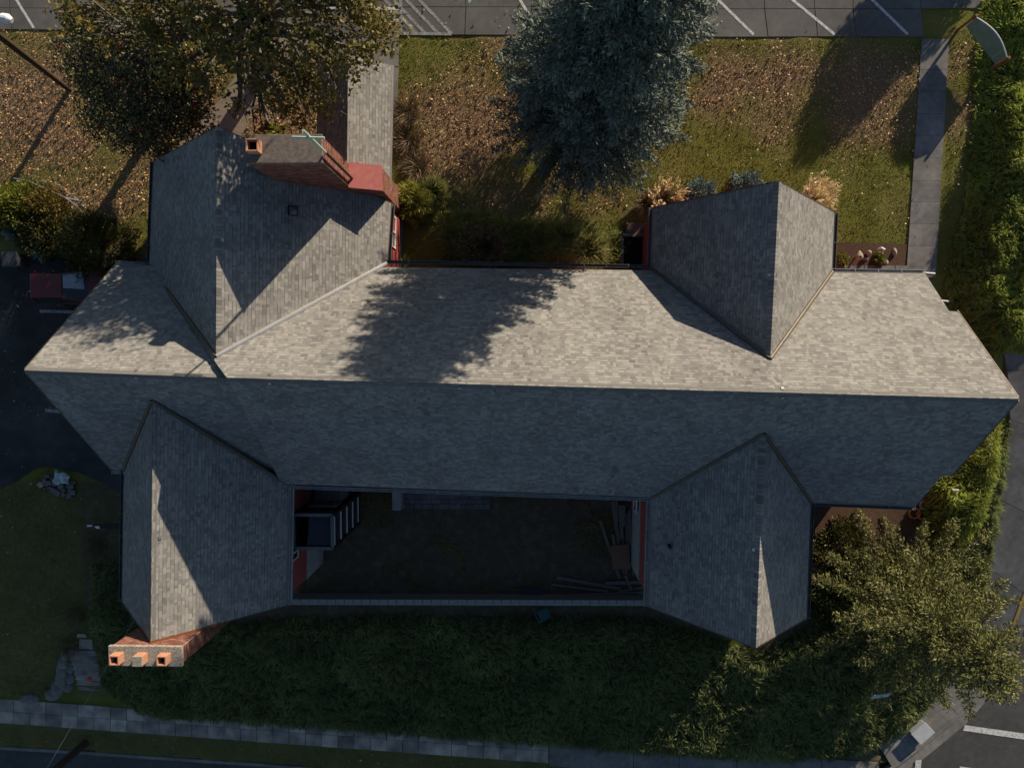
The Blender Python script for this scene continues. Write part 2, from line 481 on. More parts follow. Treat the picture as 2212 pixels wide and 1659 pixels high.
# ------------------------------------------------------------------ ground, street, lots, walks
gx = np.unique(np.concatenate([np.linspace(-400, -40, 12), np.linspace(-40, -30, 12), np.arange(-30, 28, 0.3), np.linspace(28, 40, 12), np.linspace(40, 400, 12)]))
gy = np.unique(np.concatenate([np.linspace(-400, -40, 12), np.linspace(-40, -25, 14), np.arange(-25, 20, 0.3), np.linspace(20, 40, 20), np.linspace(40, 400, 12)]))
XX, YY = np.meshgrid(gx, gy)
ZZ = zg(XX, YY) + (vnoise(XX, YY, 0.7) - 0.5) * 0.05
_k = [T(*p) for p in ((-250, 1596), (0, 1612), (190, 1623), (300, 1631), (554, 1648), (800, 1668), (1100, 1692), (1400, 1716), (1700, 1738), (1860, 1712), (1925, 1661), (1988, 1617), (2075, 1546), (2115, 1499), (2175, 1399), (2219, 1281), (2290, 1140), (2340, 960), (2350, 800), (2350, 720))]
_road = [(-120, -15)] + [(p[0] + (-.4 if i > 8 else 0), p[1] - (.2 if i <= 8 else -.2)) for i, p in enumerate(_k)] + [(70, 5), (70, -80), (-120, -80)]
_cw = [T(*p) for p in ((1890, 1600), (1955, 1566), (2027, 1497), (2082, 1398), (2116, 1300), (2134, 1225), (2157, 1079), (2179, 906), (2173, 800), (2158, 720), (2345, 720), (2345, 800), (2335, 960), (2285, 1140), (2214, 1281), (2170, 1399), (2112, 1499), (2072, 1544), (1986, 1614), (1925, 1658))]
ZZ -= 0.2 * inpoly(np.stack([XX.ravel(), YY.ravel()], 1), _cw).reshape(XX.shape)
ZZ -= 0.35 * inpoly(np.stack([XX.ravel(), YY.ravel()], 1), _road).reshape(XX.shape)
nx, ny = len(gx), len(gy)
idx = np.arange(nx * ny).reshape(ny, nx)
Q = np.stack([idx[:-1, :-1], idx[:-1, 1:], idx[1:, 1:], idx[1:, :-1]], -1).reshape(-1, 4)
me = fmesh('ground', np.stack([XX, YY, ZZ], -1).reshape(-1, 3), [Q], smooth=True)
# vertex map of what the soil is: 0 lawn, 1 bare dirt
dirt = np.zeros(nx * ny, np.float32)
PG = np.stack([XX.ravel(), YY.ravel()], 1)
dirt[(PG[:, 0] > -10.2) & (PG[:, 0] < 5.2) & (PG[:, 1] < -4) & (PG[:, 1] > -11.6)] = 0.92
dirt[(PG[:, 0] > 10) & (PG[:, 0] < 20) & (PG[:, 1] < -3) & (PG[:, 1] > -14)] = 1
dirt[(PG[:, 0] < -14) & (PG[:, 1] < -6) & (PG[:, 1] > -17)] = 0.45  # lawn here, mixed toward the dirt colour to darken it
dirt[(PG[:, 0] < -14) & (PG[:, 1] < -6) & (PG[:, 1] > -13) & (PG[:, 0] > -21)] = 0.75
dirt[PG[:, 1] < ysw(PG[:, 0]) - 1] = .4
litter_at = [(1010, 260, 3.0, 1.0), (930, 330, 2.2, .8), (1040, 150, 2.5, .6), (1700, 180, 2.6, .7), (1860, 190, 2.4, .9), (1560, 190, 2.0, .7),
             (1080, 420, 2.5, .5), (60, 250, 4.0, 1.0), (150, 400, 3.5, .8), (250, 420, 2.5, .6), (600, 290, 2.5, .9), (1210, 430, 3.0, .45), (2075, 250, 1.2, .8),
             (2070, 130, 1.2, .6), (1000, 100, 2.5, .5), (250, 560, 2, .5), (400, 250, 4.0, .8)]
def litter(P):
    d = np.zeros(len(P))
    for px, py, r, a in litter_at:
        c = T(px, py)
        d = np.maximum(d, a * np.exp(-((P[:, 0] - c[0]) ** 2 + (P[:, 1] - c[1]) ** 2) / (r * r)))
    return np.clip((d + 0.5 * (vnoise(P[:, 0], P[:, 1], 1.3) - .5) + .3 * (vnoise(P[:, 0] + 3, P[:, 1], .5) - .5)) * 1.35 - .2, 0, 1)
dirt[(PG[:, 0] > -17) & (PG[:, 0] < 17) & (PG[:, 1] < -9.5) & (PG[:, 1] > -13)] = .9
dirt[(PG[:, 0] > 15) & (PG[:, 1] < -12)] = .8
lit_v = litter(PG).astype(np.float32)
for nm, arr in (('dirt', dirt), ('litter', lit_v)):
    a = me.attributes.new(nm, 'FLOAT', 'POINT'); a.data.foreach_set('value', arr)
m, t, b = _base('lawn_and_soil'); Lk = t.links.new
tc = t.nodes.new('ShaderNodeTexCoord')
def nz(sc, det=5):
    n = t.nodes.new('ShaderNodeTexNoise'); n.inputs['Scale'].default_value = sc; n.inputs['Detail'].default_value = det
    Lk(tc.outputs['Object'], n.inputs['Vector']); return n
def mixc(f, a_, b_):
    x = t.nodes.new('ShaderNodeMix'); x.data_type = 'RGBA'
    Lk(f, x.inputs[0]); Lk(a_, x.inputs[6]); Lk(b_, x.inputs[7]); return x.outputs[2]
n1 = nz(0.55); r1 = _ramp(t, [(.085, .105, .018), (.145, .145, .032), (.24, .19, .075)]); Lk(n1.outputs[0], r1.inputs[0])
n2 = nz(14, 8); r2 = _ramp(t, [(.085, .055, .034), (.22, .145, .09), (.36, .25, .155)]); Lk(n2.outputs[0], r2.inputs[0])
n3 = nz(3.0, 8); r3 = _ramp(t, [(.058, .045, .034), (.095, .076, .058), (.20, .17, .125)]); Lk(n3.outputs[0], r3.inputs[0])
a1 = t.nodes.new('ShaderNodeAttribute'); a1.attribute_name = 'litter'
a2 = t.nodes.new('ShaderNodeAttribute'); a2.attribute_name = 'dirt'
c = mixc(a1.outputs['Fac'], r1.outputs[0], r2.outputs[0]); c = mixc(a2.outputs['Fac'], c, r3.outputs[0])
Lk(c, b.inputs['Base Color']); b.inputs['Roughness'].default_value = 0.95; b.inputs['Specular IOR Level'].default_value = 0.1
nb = nz(22, 5); bp = t.nodes.new('ShaderNodeBump'); bp.inputs['Strength'].default_value = 0.8; bp.inputs['Distance'].default_value = 0.05
Lk(nb.outputs[0], bp.inputs['Height']); Lk(bp.outputs[0], b.inputs['Normal'])
tag(link('ground', me, m, recentre=False), kind='structure')

def slab(name, quad, top, m, parent, thick=0.14, gap=0.012, tint=None):
    """one slab from four survey points (photograph order, any winding)"""
    P = [T(*q) for q in quad]
    c = sum(P) / len(P)
    P = [p + (c - p) / max(1e-6, np.linalg.norm((c - p)[:2])) * gap for p in P]
    for p in P: p[2] += top
    ar = sum(P[i][0] * P[(i + 1) % len(P)][1] - P[(i + 1) % len(P)][0] * P[i][1] for i in range(len(P)))
    if ar < 0: P = P[::-1]
    mb = MB()
    if tint is not None: mb.tt = tint
    mb.prism(P, thick)
    return obj(name, mb, m, parent)

def struct(name):
    o = bpy.data.objects.new(name, None); COL.objects.link(o); tag(o, kind='structure'); return o

# parking lot north of the lawn: jointed slabs with painted bays
lot = struct('parking_lot')
jx = [-260, -120, 20, 160, 300, 440, 570, 690, 850, 908, 1001, 1145, 1225, 1370, 1510, 1653, 1760, 1847, 1992, 2080, 2200, 2330]
jy = [-420, -270, -120, 18, 78]
for i in range(len(jx) - 1):
    for k in range(len(jy) - 1):
        if k == 3 and jx[i] >= 1992: continue
        e = lambda x, y: (x + 6 * math.sin(y * 1.7 + x), y + 1.5 * math.sin(x * .13) + (1.5 if x > 1500 else 0) - (14 if x < 650 and y > 70 else 0))
        slab('slab', [e(jx[i], jy[k]), e(jx[i + 1], jy[k]), e(jx[i + 1], jy[k + 1]), e(jx[i], jy[k + 1])], 0.03, LOT, lot, gap=0.02)
def stripe(p0, p1, wd, m, parent, top=0.036, name='painted_line', n=1):
    a, b = T(*p0), T(*p1)
    d = (b - a); d[2] = 0; d /= np.linalg.norm(d); s = np.array([-d[1], d[0], 0]) * wd / 2
    for k in range(n):
        p, q = a + (b - a) * k / n, a + (b - a) * (k + 1) / n
        V = [p - s, q - s, q + s, p + s]
        for v in V: v[2] = float(zg(v[0], v[1])) + top
        mb = MB(); mb.add(V, [(0, 1, 2, 3)])
        o = obj(name, mb, m, parent)
    return o
for x0, x1 in ((1545, 1627), (1705, 1802), (1878, 1960), (1120, 1168), (1396, 1462), (25, 74)):
    dx = (x1 - x0) / 80.0
    yb = 76 if x0 > 200 else 62
    stripe((x0 - dx * 130, yb - 80 - 130), (x1, yb), 0.11, WPAINT, lot)
for x0, x1 in ((875, 902), (893, 920), (921, 948), (956, 976)):
    stripe((x1 - 75, 0 - 4), (x1, 75), 0.13, FPAINT, lot)
for p0, p1 in (((866, -40), (866, 74)), ((866, 74), (976, 75)), ((700, 20), (866, 20)), ((740, 47), (866, 46))):
    stripe(p0, p1, 0.12, FPAINT if p0[0] == 866 else WPAINT, lot, top=0.041)
mb = MB(); q = [T(1003, -30), T(1013, 10), T(1031, -12), T(1040, -40)]
mb.add([(p[0], p[1], p[2] + .037) for p in q], [(0, 1, 2, 3)] if True else [])
o = obj('painted_symbol', mb, BPAINT, lot)
o.data.flip_normals()

# concrete walk between lawn and hedge
walk = struct('walkway')
wy = [86, 152, 198, 247, 295, 342, 391, 437, 485, 532, 578, 600]
wl = lambda y: 1990 - (y - 86) * 0.066
wr = lambda y: 2049 - (y - 86) * 0.056
for i in range(len(wy) - 1):
    slab('slab', [(wl(wy[i]), wy[i]), (wr(wy[i]), wy[i]), (wr(wy[i + 1]), wy[i + 1]), (wl(wy[i + 1]), wy[i + 1])], 0.05, CONC, walk, gap=0.008)
# beige path in front of the north wing, and the slabs by the covered walk
path = struct('footpath')
pl = [((365, 340), (500, 330)), ((430, 262), (525, 290)), ((478, 215), (560, 235)), ((520, 150), (600, 175)), ((575, 85), (660, 110)), ((600, 60), (690, 60))]
for i in range(len(pl) - 1):
    (a0, b0), (a1, b1) = pl[i], pl[i + 1]
    slab('slab', [a0, b0, b1, a1], 0.04, CONCW, path, gap=0.008)
for q in ([(690, 72), (750, 73), (752, 160), (690, 160)], [(752, 73), (862, 76), (861, 145), (752, 143)], [(820, 146), (861, 147), (856, 260), (818, 260)]):
    slab('slab', q, 0.04, CONC, path, gap=0.008)

# dark driveway west of the house
dr = sheet('driveway', [(-420, 560), (60, 560), (190, 555), (330, 560), (330, 1085), (266, 1069), (226, 1044), (175, 1022), (133, 1012), (100, 1008), (75, 1012), (37, 1039), (0, 1054), (-420, 1130)], 0.055, DRIVE, res=0.6)
stripe((88, 672), (170, 675), 0.13, FPAINT, dr, top=0.063, n=3)
stripe((100, 886), (150, 890), 0.16, FPAINT, dr, top=0.063, n=2)

# street, verge kerb, sidewalk with its slabs
def lineP(a, b, x): return a[1] + (b[1] - a[1]) * (x - a[0]) / (b[0] - a[0])
swt = lambda x: 1514 + (x / 820.0) * 60 + max(0, x - 1600) * 0.004
sw = struct('sidewalk')
SWJ = [-250 + 35.0 * i for i in range(42)]
for i in range(len(SWJ) - 1):
    a, b2 = SWJ[i], SWJ[i + 1]
    for r, (h0, h1) in enumerate(((-6, 20), (20, 46))):
        j = random.uniform(-1, 1)
        slab('slab', [(a, swt(a) + h0), (b2, swt(b2) + h0), (b2 + j, swt(b2) + h1), (a + j, swt(a) + h1)], 0.05 + random.uniform(-.008, .008), WALKC, sw, gap=0.014, tint=min(.98, max(.02, random.gauss(.72 if 130 < a < 300 else .38, .2))))
SWB = [1186, 1368, 1467, 1590, 1775, 1898]
for a, b2 in zip(SWB[:-1], SWB[1:]):
    slab('slab', [(a, swt(a) - 8), (b2, swt(b2) - 8), (b2, swt(b2) + 52), (a, swt(a) + 52)], 0.05, CONC, sw, gap=0.015)
cor = [(1898, 1608), (1960, 1572), (2030, 1500), (2085, 1400), (2118, 1300), (2136, 1225), (2159, 1079), (2181, 906), (2175, 800), (2160, 720)]
cou = [(1925, 1654), (1983, 1611), (2068, 1542), (2108, 1497), (2166, 1399), (2209, 1281), (2280, 1140), (2330, 960), (2340, 800), (2340, 720)]
for i in range(len(cor) - 1):
    slab('slab', [cor[i], cou[i], cou[i + 1], cor[i + 1]], 0.05, CONC, sw, gap=0.012, thick=0.3)
kerb = struct('kerb')
def kerbrun(pts, wd, top, m, name, parent, side=1, drop=0.25, off0=0.0):
    W = [T(*p) for p in pts]
    for i in range(len(W) - 1):
        a, b2 = W[i].copy(), W[i + 1].copy()
        def nrm(k):
            d = W[min(k + 1, len(W) - 1)] - W[max(k - 1, 0)]; n = np.array([d[1], -d[0], 0.0]) * side
            return n / np.linalg.norm(n)
        P = [a + nrm(i) * off0, b2 + nrm(i + 1) * off0, b2 + nrm(i + 1) * (off0 + wd), a + nrm(i) * (off0 + wd)]
        for p in P: p[2] = float(zg(p[0], p[1])) + top
        ar = sum(P[q][0] * P[(q + 1) % 4][1] - P[(q + 1) % 4][0] * P[q][1] for q in range(4))
        mb = MB(); mb.prism(P if ar > 0 else P[::-1], drop)
        obj(name, mb, m, parent)
ku = [(1700, 1760), (1830, 1720)] + cou
kerbrun(ku[:7], 0.16, 0.06, CONC, 'kerb_stone', kerb, side=1)
kerbrun(ku[6:], 0.16, 0.06, CONC, 'kerb_stone', kerb, side=1)
kerbrun(ku, 0.55, -0.07, CONC, 'gutter_pan', kerb, side=1, off0=0.17)
kerbrun([(2116, 1488), (2166, 1399), (2209, 1281), (2280, 1140)], 0.15, 0.066, YPAINT, 'painted_kerb', kerb, side=1, drop=0.1)
kerbrun([(1900, 1672), (1925, 1654)], 0.15, 0.066, YPAINT, 'painted_kerb', kerb, side=1, drop=0.1)
kl = [(-250, 1596), (0, 1612), (190, 1623), (300, 1631), (554, 1648), (800, 1668), (1100, 1692), (1400, 1716), (1700, 1738)]
kerbrun(kl, 0.15, 0.02, CONC, 'kerb_stone', kerb, side=1)
# asphalt of the street and of the side road, one sheet each of real depth below the kerb
W1 = [T(*p) for p in kl]; road = [(p[0], p[1] - .12) for p in W1] + [(22, -28), (120, -34), (120, -70), (-120, -60), (-120, -14)]
me = drape(road, 0, 2.0)
for v in me.vertices: v.co.z = -4.06
tag(link('street', me, ASPH), kind='structure')
W2 = [T(*p) for p in cou]; cr = []
for k in range(len(W2)):
    d = W2[min(k + 1, len(W2) - 1)] - W2[max(k - 1, 0)]; n = np.array([d[1], -d[0], 0]); n /= np.linalg.norm(n)
    p = W2[k] + n * .70; cr.append((p[0], p[1]))
me = drape([(16.6, -21.2)] + cr + [(60, 4.0), (60, -30), (12, -30), (13, -22.5)], -0.035, 0.8)
rd = tag(link('side_road', me, ASPH), kind='structure')
def bar_road(pts, top):
    P = [T(*p) for p in pts]
    me_ = drape(P, top, 0.8); link('crosswalk_bar', me_, WPAINT, rd)
bar_road([(2085, 1566), (2081, 1578), (2260, 1604), (2262, 1591)], -0.022)
bar_road([(1979, 1642), (1991, 1641), (1988, 1690), (1972, 1690)], -0.022)
bar_road([(2074, 1655), (2074, 1666), (2260, 1696), (2262, 1684)], -0.022)
stripe((2190, 1446), (2240, 1470), 0.06, YPAINT, rd, top=-0.02)
mb = MB(); p = T(1766, 1636); 
for k in range(3): mb.box((p[0] + .06 * k, p[1] + .03 * (k % 2), p[2] + .058), (.1, .05, .006), Matrix.Rotation(k, 3, 'Z'))
obj('spray_mark', mb, REDMARK, sw)

# ------------------------------------------------------------------ the house
ZR, ZL, ZE = 7.8, 7.45, 2.77
house = thing('house', 'long house with shingled main roof, four cross gables, red walls and two brick chimneys', 'house', (-0.8, -1.2, -2.4))
RWl, RSl, RSr, RE = U(52, 800, ZL), U(503, 817, ZL), U(490, 816, ZR), U(2202, 862, ZR)
NWe, NEe, SWe, SEe = U(250, 571, ZE), U(1998, 591, ZE), U(242, 1016, ZE), U(1977, 1094, ZE)
def pln(a, b, c):
    n = np.cross(b - a, c - a); n /= np.linalg.norm(n)
    return n if n[2] > 0 else -n
nNr, nSr = pln(RSr, RE, NEe), pln(RSr, RE, SEe)
nNl, nSl = pln(RWl, RSl, NWe), pln(RWl, RSl, SWe)
ALLT = []        # every shingle tab: (distance to camera, slope index, verts, tint)
SLOPES = []
EXP = 0.128
def slope(polyW, n, eave_dir):
    """a roof plane: deck and rows of laminated shingles"""
    P = [np.asarray(p, float) for p in polyW]
    P = [p - n * np.dot(p - P[-2 if len(P) > 6 else -1], n) for p in P]
    u = np.asarray(eave_dir, float); u = u - n * np.dot(u, n); u /= np.linalg.norm(u)
    v = np.cross(n, u)
    if v[2] < 0: v = -v; u = -u
    o = P[0]
    Q = np.array([[np.dot(p - o, u), np.dot(p - o, v)] for p in P])
    # deck slab
    ar = sum(Q[i][0] * Q[(i + 1) % len(Q)][1] - Q[(i + 1) % len(Q)][0] * Q[i][1] for i in range(len(Q)))
    W = P if np.dot(np.cross(u, v), n) * ar > 0 else P[::-1]
    mb = MB(); k = len(W)
    mb.add([p - n * .004 for p in W] + [p - n * .16 for p in W], [tuple(range(k)), tuple(range(2 * k - 1, k - 1, -1))] + [(i, i + k, (i + 1) % k + k, (i + 1) % k) for i in range(k)])
    deck = obj('roof_slope', mb, DECK, house)
    si = len(SLOPES); SLOPES.append(deck)
    def span(y):
        xs = []
        for i in range(len(Q)):
            a, b2 = Q[i], Q[(i + 1) % len(Q)]
            if (a[1] <= y < b2[1]) or (b2[1] <= y < a[1]):
                xs.append(a[0] + (b2[0] - a[0]) * (y - a[1]) / (b2[1] - a[1]))
        return (min(xs), max(xs)) if len(xs) >= 2 else None
    vmin, vmax = Q[:, 1].min(), Q[:, 1].max()
    r = 0; y = vmin
    W3 = lambda a, b2, h: o + u * a + v * b2 + n * h
    drift = np.cumsum(np.random.default_rng(si + 5).normal(0, .15, 400)) * 0
    while y < vmax - 0.02:
        y1 = min(y + EXP, vmax - 0.001)
        s0, s1 = span(y + 1e-4), span(y1 - 1e-4)
        if s0 and s1:
            x = min(s0[0], s1[0]) - random.random() * .3
            xe = max(s0[1], s1[1])
            while x < xe:
                wd = random.choice((.075, .09, .11, .13, .15, .19, .24)) * random.uniform(.9, 1.1)
                a0, b0 = max(x, s0[0]), min(x + wd, s0[1]); a1, b1 = max(x, s1[0]), min(x + wd, s1[1])
                x += wd + 0.0015
                if b0 - a0 < .015 and b1 - a1 < .015: continue
                if b0 < a0: a0 = b0 = (a0 if a0 > s0[1] else b0); a0 = b0 = min(max(a0, s0[0]), s0[1])
                if b1 < a1: a1 = b1 = min(max(a1, s1[0]), s1[1])
                h = random.choice((.004, .006, .008, .011))
                fb = .80; am, bm_ = a0 + (a1 - a0) * fb, b0 + (b1 - b0) * fb; ym = y + (y1 - y) * fb; hm = h + (.003 - h) * fb
                vs = [W3(a0, y - .004, h), W3(b0, y - .004, h), W3(bm_, ym, hm), W3(am, ym, hm), W3(b1, y1, .003), W3(a1, y1, .003), W3(a0, y - .004, 0), W3(b0, y - .004, 0)]
                cx_, cy_ = vs[0][0], vs[0][1]
                tn = min(1, max(0, random.betavariate(1.15, 1.15) * .76 + .11 + .18 * float(vnoise(cx_ + 31 * si, cy_ + vs[0][2], 1.1)) ))
                ALLT.append((float(np.linalg.norm(vs[0] - CAMP)), si, vs, tn))
        y += EXP
    return deck
TABF = [(0, 1, 2, 3), (3, 2, 4, 5), (6, 7, 1, 0)]     # face, dark granule band painting in the course shadow line, darkened butt edge

ed = RE - RSr
pN = lambda px, py: onplane(px, py, RE, nNr)
pS = lambda px, py: onplane(px, py, RE, nSr)
pNl = lambda px, py: onplane(px, py, RWl, nNl)
pSl = lambda px, py: onplane(px, py, RWl, nSl)
slope([pN(600, 575), NEe, pN(2050, 672), pN(2069, 673), RE, RSr, pN(462, 778)], nNr, ed)
xS = RSr[0]
se_in = SWe + (SEe - SWe) * ((xS - SWe[0]) / (SEe[0] - SWe[0]))
slope([se_in, SEe, pS(2034, 1028), pS(2056, 1026), RE, RSr], nSr, ed)
sl_in = SWe + (SEe - SWe) * ((xS - .05 - SWe[0]) / (SEe[0] - SWe[0]))
nl_in = NWe + (NEe - NWe) * ((-11.5 - NWe[0]) / (NEe[0] - NWe[0]))
slope([NWe, nl_in, RSl, RWl], nNl, ed)
slope([SWe, onplane(604, 1031, RWl, nSl), RSl, RWl], nSl, ed)

WING = {}
def wing(key, join, zj_n, zj_a, peak, w_out, w_in, e_out, e_in):
    j = onplane(*join, zj_a, zj_n); zr = j[2]
    pk = U(*peak, zr)
    wo, eo = U(*w_out, ZE), U(*e_out, ZE)
    ax = j - pk
    nw, ne = pln(pk, j, wo), pln(pk, j, eo)
    wi, ei = onplane(*w_in, pk, nw), onplane(*e_in, pk, ne)
    into = ax / np.linalg.norm(ax)
    jj = j + into * .12
    wi2 = wi + into * .05; ei2 = ei + into * .05
    slope([wo, wi2, jj + into * (.55 if key == 'N' else 0), pk], nw, ax); slope([eo, ei2, jj, pk], ne, ax)
    WING[key] = dict(j=j, pk=pk, wo=wo, wi=wi, eo=eo, ei=ei, ax=into, zr=zr, nw=nw, ne=ne)
wing('N', (468, 770), nNr, RE, (470, 275), (332, 350), (323, 575), (845, 440), (836, 570))
wing('NE', (1663, 775), nNr, RE, (1682, 393), (1410, 450), (1405, 580), (1803, 460), (1797, 588))
wing('SW', (330, 865), nSl, RWl, (325, 1385), (264, 1298), (268, 1015), (622, 1305), (627, 1048))
wing('SE', (1650, 937), nSr, RE, (1632, 1398), (1398, 1308), (1405, 1075), (1742, 1335), (1752, 1085))

# covered walk: small gabled roof running north from the north wing
def breezeway():
    zr, ze = 3.62, 2.5
    a, b2 = U(752, 119, zr), U(749, 365, zr)
    e0, e1 = U(851.5, 143, ze), U(845, 415, ze)
    w0, w1 = a * 2 - e0, b2 * 2 - e1
    w0[2] = w1[2] = ze
    slope([e0, e1, b2, a], pln(a, b2, e0), b2 - a); slope([w0, w1, b2, a], pln(a, b2, w0), b2 - a)
    for p in (e0 + [-.75, -.35, 0], w0 + [.25, -.35, 0], (e0 + e1) / 2 + [-.75, 0, 0], (w0 + w1) / 2 + [.25, 0, 0]):
        mb = MB(); mb.box((p[0], p[1], 1.2), (.14, .14, 2.5)); obj('post', mb, REDPAINT, house)
    mb = MB(); mb.bar(e0 + [-.05, 0, -.1], e1 + [-.05, 0, -.1], .05, .14); obj('fascia', mb, VALLEY, house)
    mb = MB(); mb.bar(w0 + [.05, 0, -.1], w1 + [.05, 0, -.1], .05, .14); obj('fascia', mb, VALLEY, house)
breezeway()

# shingles: the 300 nearest to the viewer singly, the rest of each slope as one piece
ALLT.sort(key=lambda q: q[0])
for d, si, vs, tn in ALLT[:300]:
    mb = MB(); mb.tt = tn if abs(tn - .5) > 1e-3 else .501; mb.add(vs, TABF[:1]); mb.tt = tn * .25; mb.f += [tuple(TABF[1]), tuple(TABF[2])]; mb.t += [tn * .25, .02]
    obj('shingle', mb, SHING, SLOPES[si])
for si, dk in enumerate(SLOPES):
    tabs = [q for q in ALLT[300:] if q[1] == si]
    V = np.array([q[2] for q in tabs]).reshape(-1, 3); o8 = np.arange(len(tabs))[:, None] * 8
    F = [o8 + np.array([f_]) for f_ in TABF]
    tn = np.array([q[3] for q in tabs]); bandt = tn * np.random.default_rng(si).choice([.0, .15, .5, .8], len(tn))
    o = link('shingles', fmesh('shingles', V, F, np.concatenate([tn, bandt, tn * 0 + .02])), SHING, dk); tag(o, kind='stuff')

# ridge caps: bent shingles laid one over the other
def capmesh(tn, L=.19):
    mb = MB(); mb.tt = tn; wd = .135; dz = .16
    A = [(0, -wd, -dz), (0, 0, .004), (0, wd, -dz)]; B = [(L, -wd, -dz - .012), (L, 0, -.012), (L, wd, -dz - .012)]
    up = .02
    vs = [(x, y, z + up) for x, y, z in A] + [(x, y, z + up * .6) for x, y, z in B] + [(x, y, z) for x, y, z in A]
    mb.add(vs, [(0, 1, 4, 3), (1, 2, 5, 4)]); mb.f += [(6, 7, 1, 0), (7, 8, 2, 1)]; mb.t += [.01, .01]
    mb.tt = .03; mb.add([(.118, -wd, -dz + .016), (.118, 0, .016), (.118, wd, -dz + .016), (.136, -wd, -dz + .014), (.136, 0, .014), (.136, wd, -dz + .014)], [(0, 1, 4, 3), (1, 2, 5, 4)]); mb.tt = tn  # dark strip and butts paint in the shadow line at each lap
    me_ = mb.mesh('ridge_shingle'); me_.materials.append(SHING); return me_
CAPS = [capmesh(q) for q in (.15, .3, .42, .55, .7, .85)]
def ridge(a, b2, step=.135, single=True, half=None):
    d = V3(b2 - a); L = d.length; x = d / L; y = Vector((0, 0, 1)).cross(x).normalized(); z = x.cross(y)
    R = Matrix((x, y, z)).transposed().to_4x4()
    n = int(L / step); acc = MB()
    for i in range(n):
        M = Matrix.Translation(V3(a) + x * (i * step) + Vector((0, 0, .03))) @ R
        me_ = random.choice(CAPS)
        if single:
            o = bpy.data.objects.new('ridge_shingle', me_); COL.objects.link(o); o.parent = house
            o.matrix_parent_inverse = Matrix.Translation(-house.location); o.matrix_local = Matrix.Translation(-house.location) @ M
            o.matrix_parent_inverse = Matrix.Identity(4)
        else:
            o_ = len(acc.v); acc.add([M @ v.co for v in me_.vertices], [tuple(p.vertices) for p in me_.polygons])
            acc.t[-len(me_.polygons):] = [d_.value for d_ in me_.attributes['tint'].data]
    if not single:
        tag(obj('ridge_shingles', acc, SHING, house), kind='stuff')
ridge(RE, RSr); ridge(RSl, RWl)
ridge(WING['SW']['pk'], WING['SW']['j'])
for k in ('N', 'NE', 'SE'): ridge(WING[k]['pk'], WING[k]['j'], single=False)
# raised end of the taller roof section
mb = MB()
for a, b2 in ((RSr, se_in), ):
    mb.add([a + [-.01, 0, .01], b2 + [-.01, 0, .01], b2 + [-.01, 0, -.4], a + [-.01, 0, -.4]], [(0, 1, 2, 3)])
obj('rake_board', mb, VALLEY, house)

# valley flashing
def valley(key, side, m, wd=.15):
    q = WING[key]; a, b2 = (q['wi'] if side == 'w' else q['ei']), q['j']
    d = b2 - a; L = np.linalg.norm(d)
    mb = MB(); mb.tube([a + [0, 0, .05], a + d * .35 + [0, 0, .045], a + d * .7 + [0, 0, .05], b2 + [0, 0, .045]], [wd * .5, wd * .52, wd * .5, wd * .42], 8)
    obj('valley_flashing', mb, m, house)
valley('N', 'e', VALLEYS, .17)
for k, s_ in (('N', 'w'), ('NE', 'w'), ('NE', 'e'), ('SW', 'w'), ('SW', 'e'), ('SE', 'w'), ('SE', 'e')): valley(k, s_, VALLEY)

# gutters with their hangers
def gutter(a, b2, out, m=GUTTER, wd=.13):
    a = np.asarray(a); b2 = np.asarray(b2); out = np.asarray(out, float)
    h = np.array([0, 0, -.05])
    mb = MB()
    mb.bar(a + out * .02 + h, b2 + out * .02 + h, .015, .11)
    mb.bar(a + out * wd + h, b2 + out * wd + h, .018, .11)
    mb.bar(a + out * wd * .55 + h * 2.1, b2 + out * wd * .55 + h * 2.1, wd, .012)
    L = np.linalg.norm(b2 - a); n = max(2, int(L / .8))
    for i in range(n + 1):
        p = a + (b2 - a) * i / n; mb.bar(p + out * .02 + [0, 0, .005], p + out * (wd + .02) + [0, 0, .005], .03, .012)
    obj('gutter', mb, m, house)
N_ = np.array([0.03, 1, 0]); E_ = np.array([1, -.03, 0])
gutter(NWe, WING['N']['wi'], N_, GUTTERW)
gutter(WING['N']['ei'], WING['NE']['wi'], N_)
gutter(WING['NE']['ei'], NEe, N_, GUTTERW)
gutter(SWe, WING['SW']['wi'], -N_, GUTTERW)
gutter(WING['SW']['ei'], WING['SE']['wi'], -N_, GUTTERW)
gutter(WING['SE']['ei'], SEe, -N_, GUTTER)
for k in WING:
    q = WING[k]
    gutter(q['wo'], q['wi'], -E_, GUTTER if k != 'SE' else GUTTERW); gutter(q['eo'], q['ei'], E_, GUTTERW if k == 'SW' else GUTTER)
# pale ends of drain pipes at the east end
for px, py, z, dx in ((2033, 650, 1.2, .3), (2056, 1058, 0.6, .3), (1992, 590, 2.6, .5)):
    a = U(px, py, z); mb = MB(); mb.tube([a, a + [dx, -.03, -.05]], .05, 8); obj('drain_pipe', mb, GUTTERW, house)

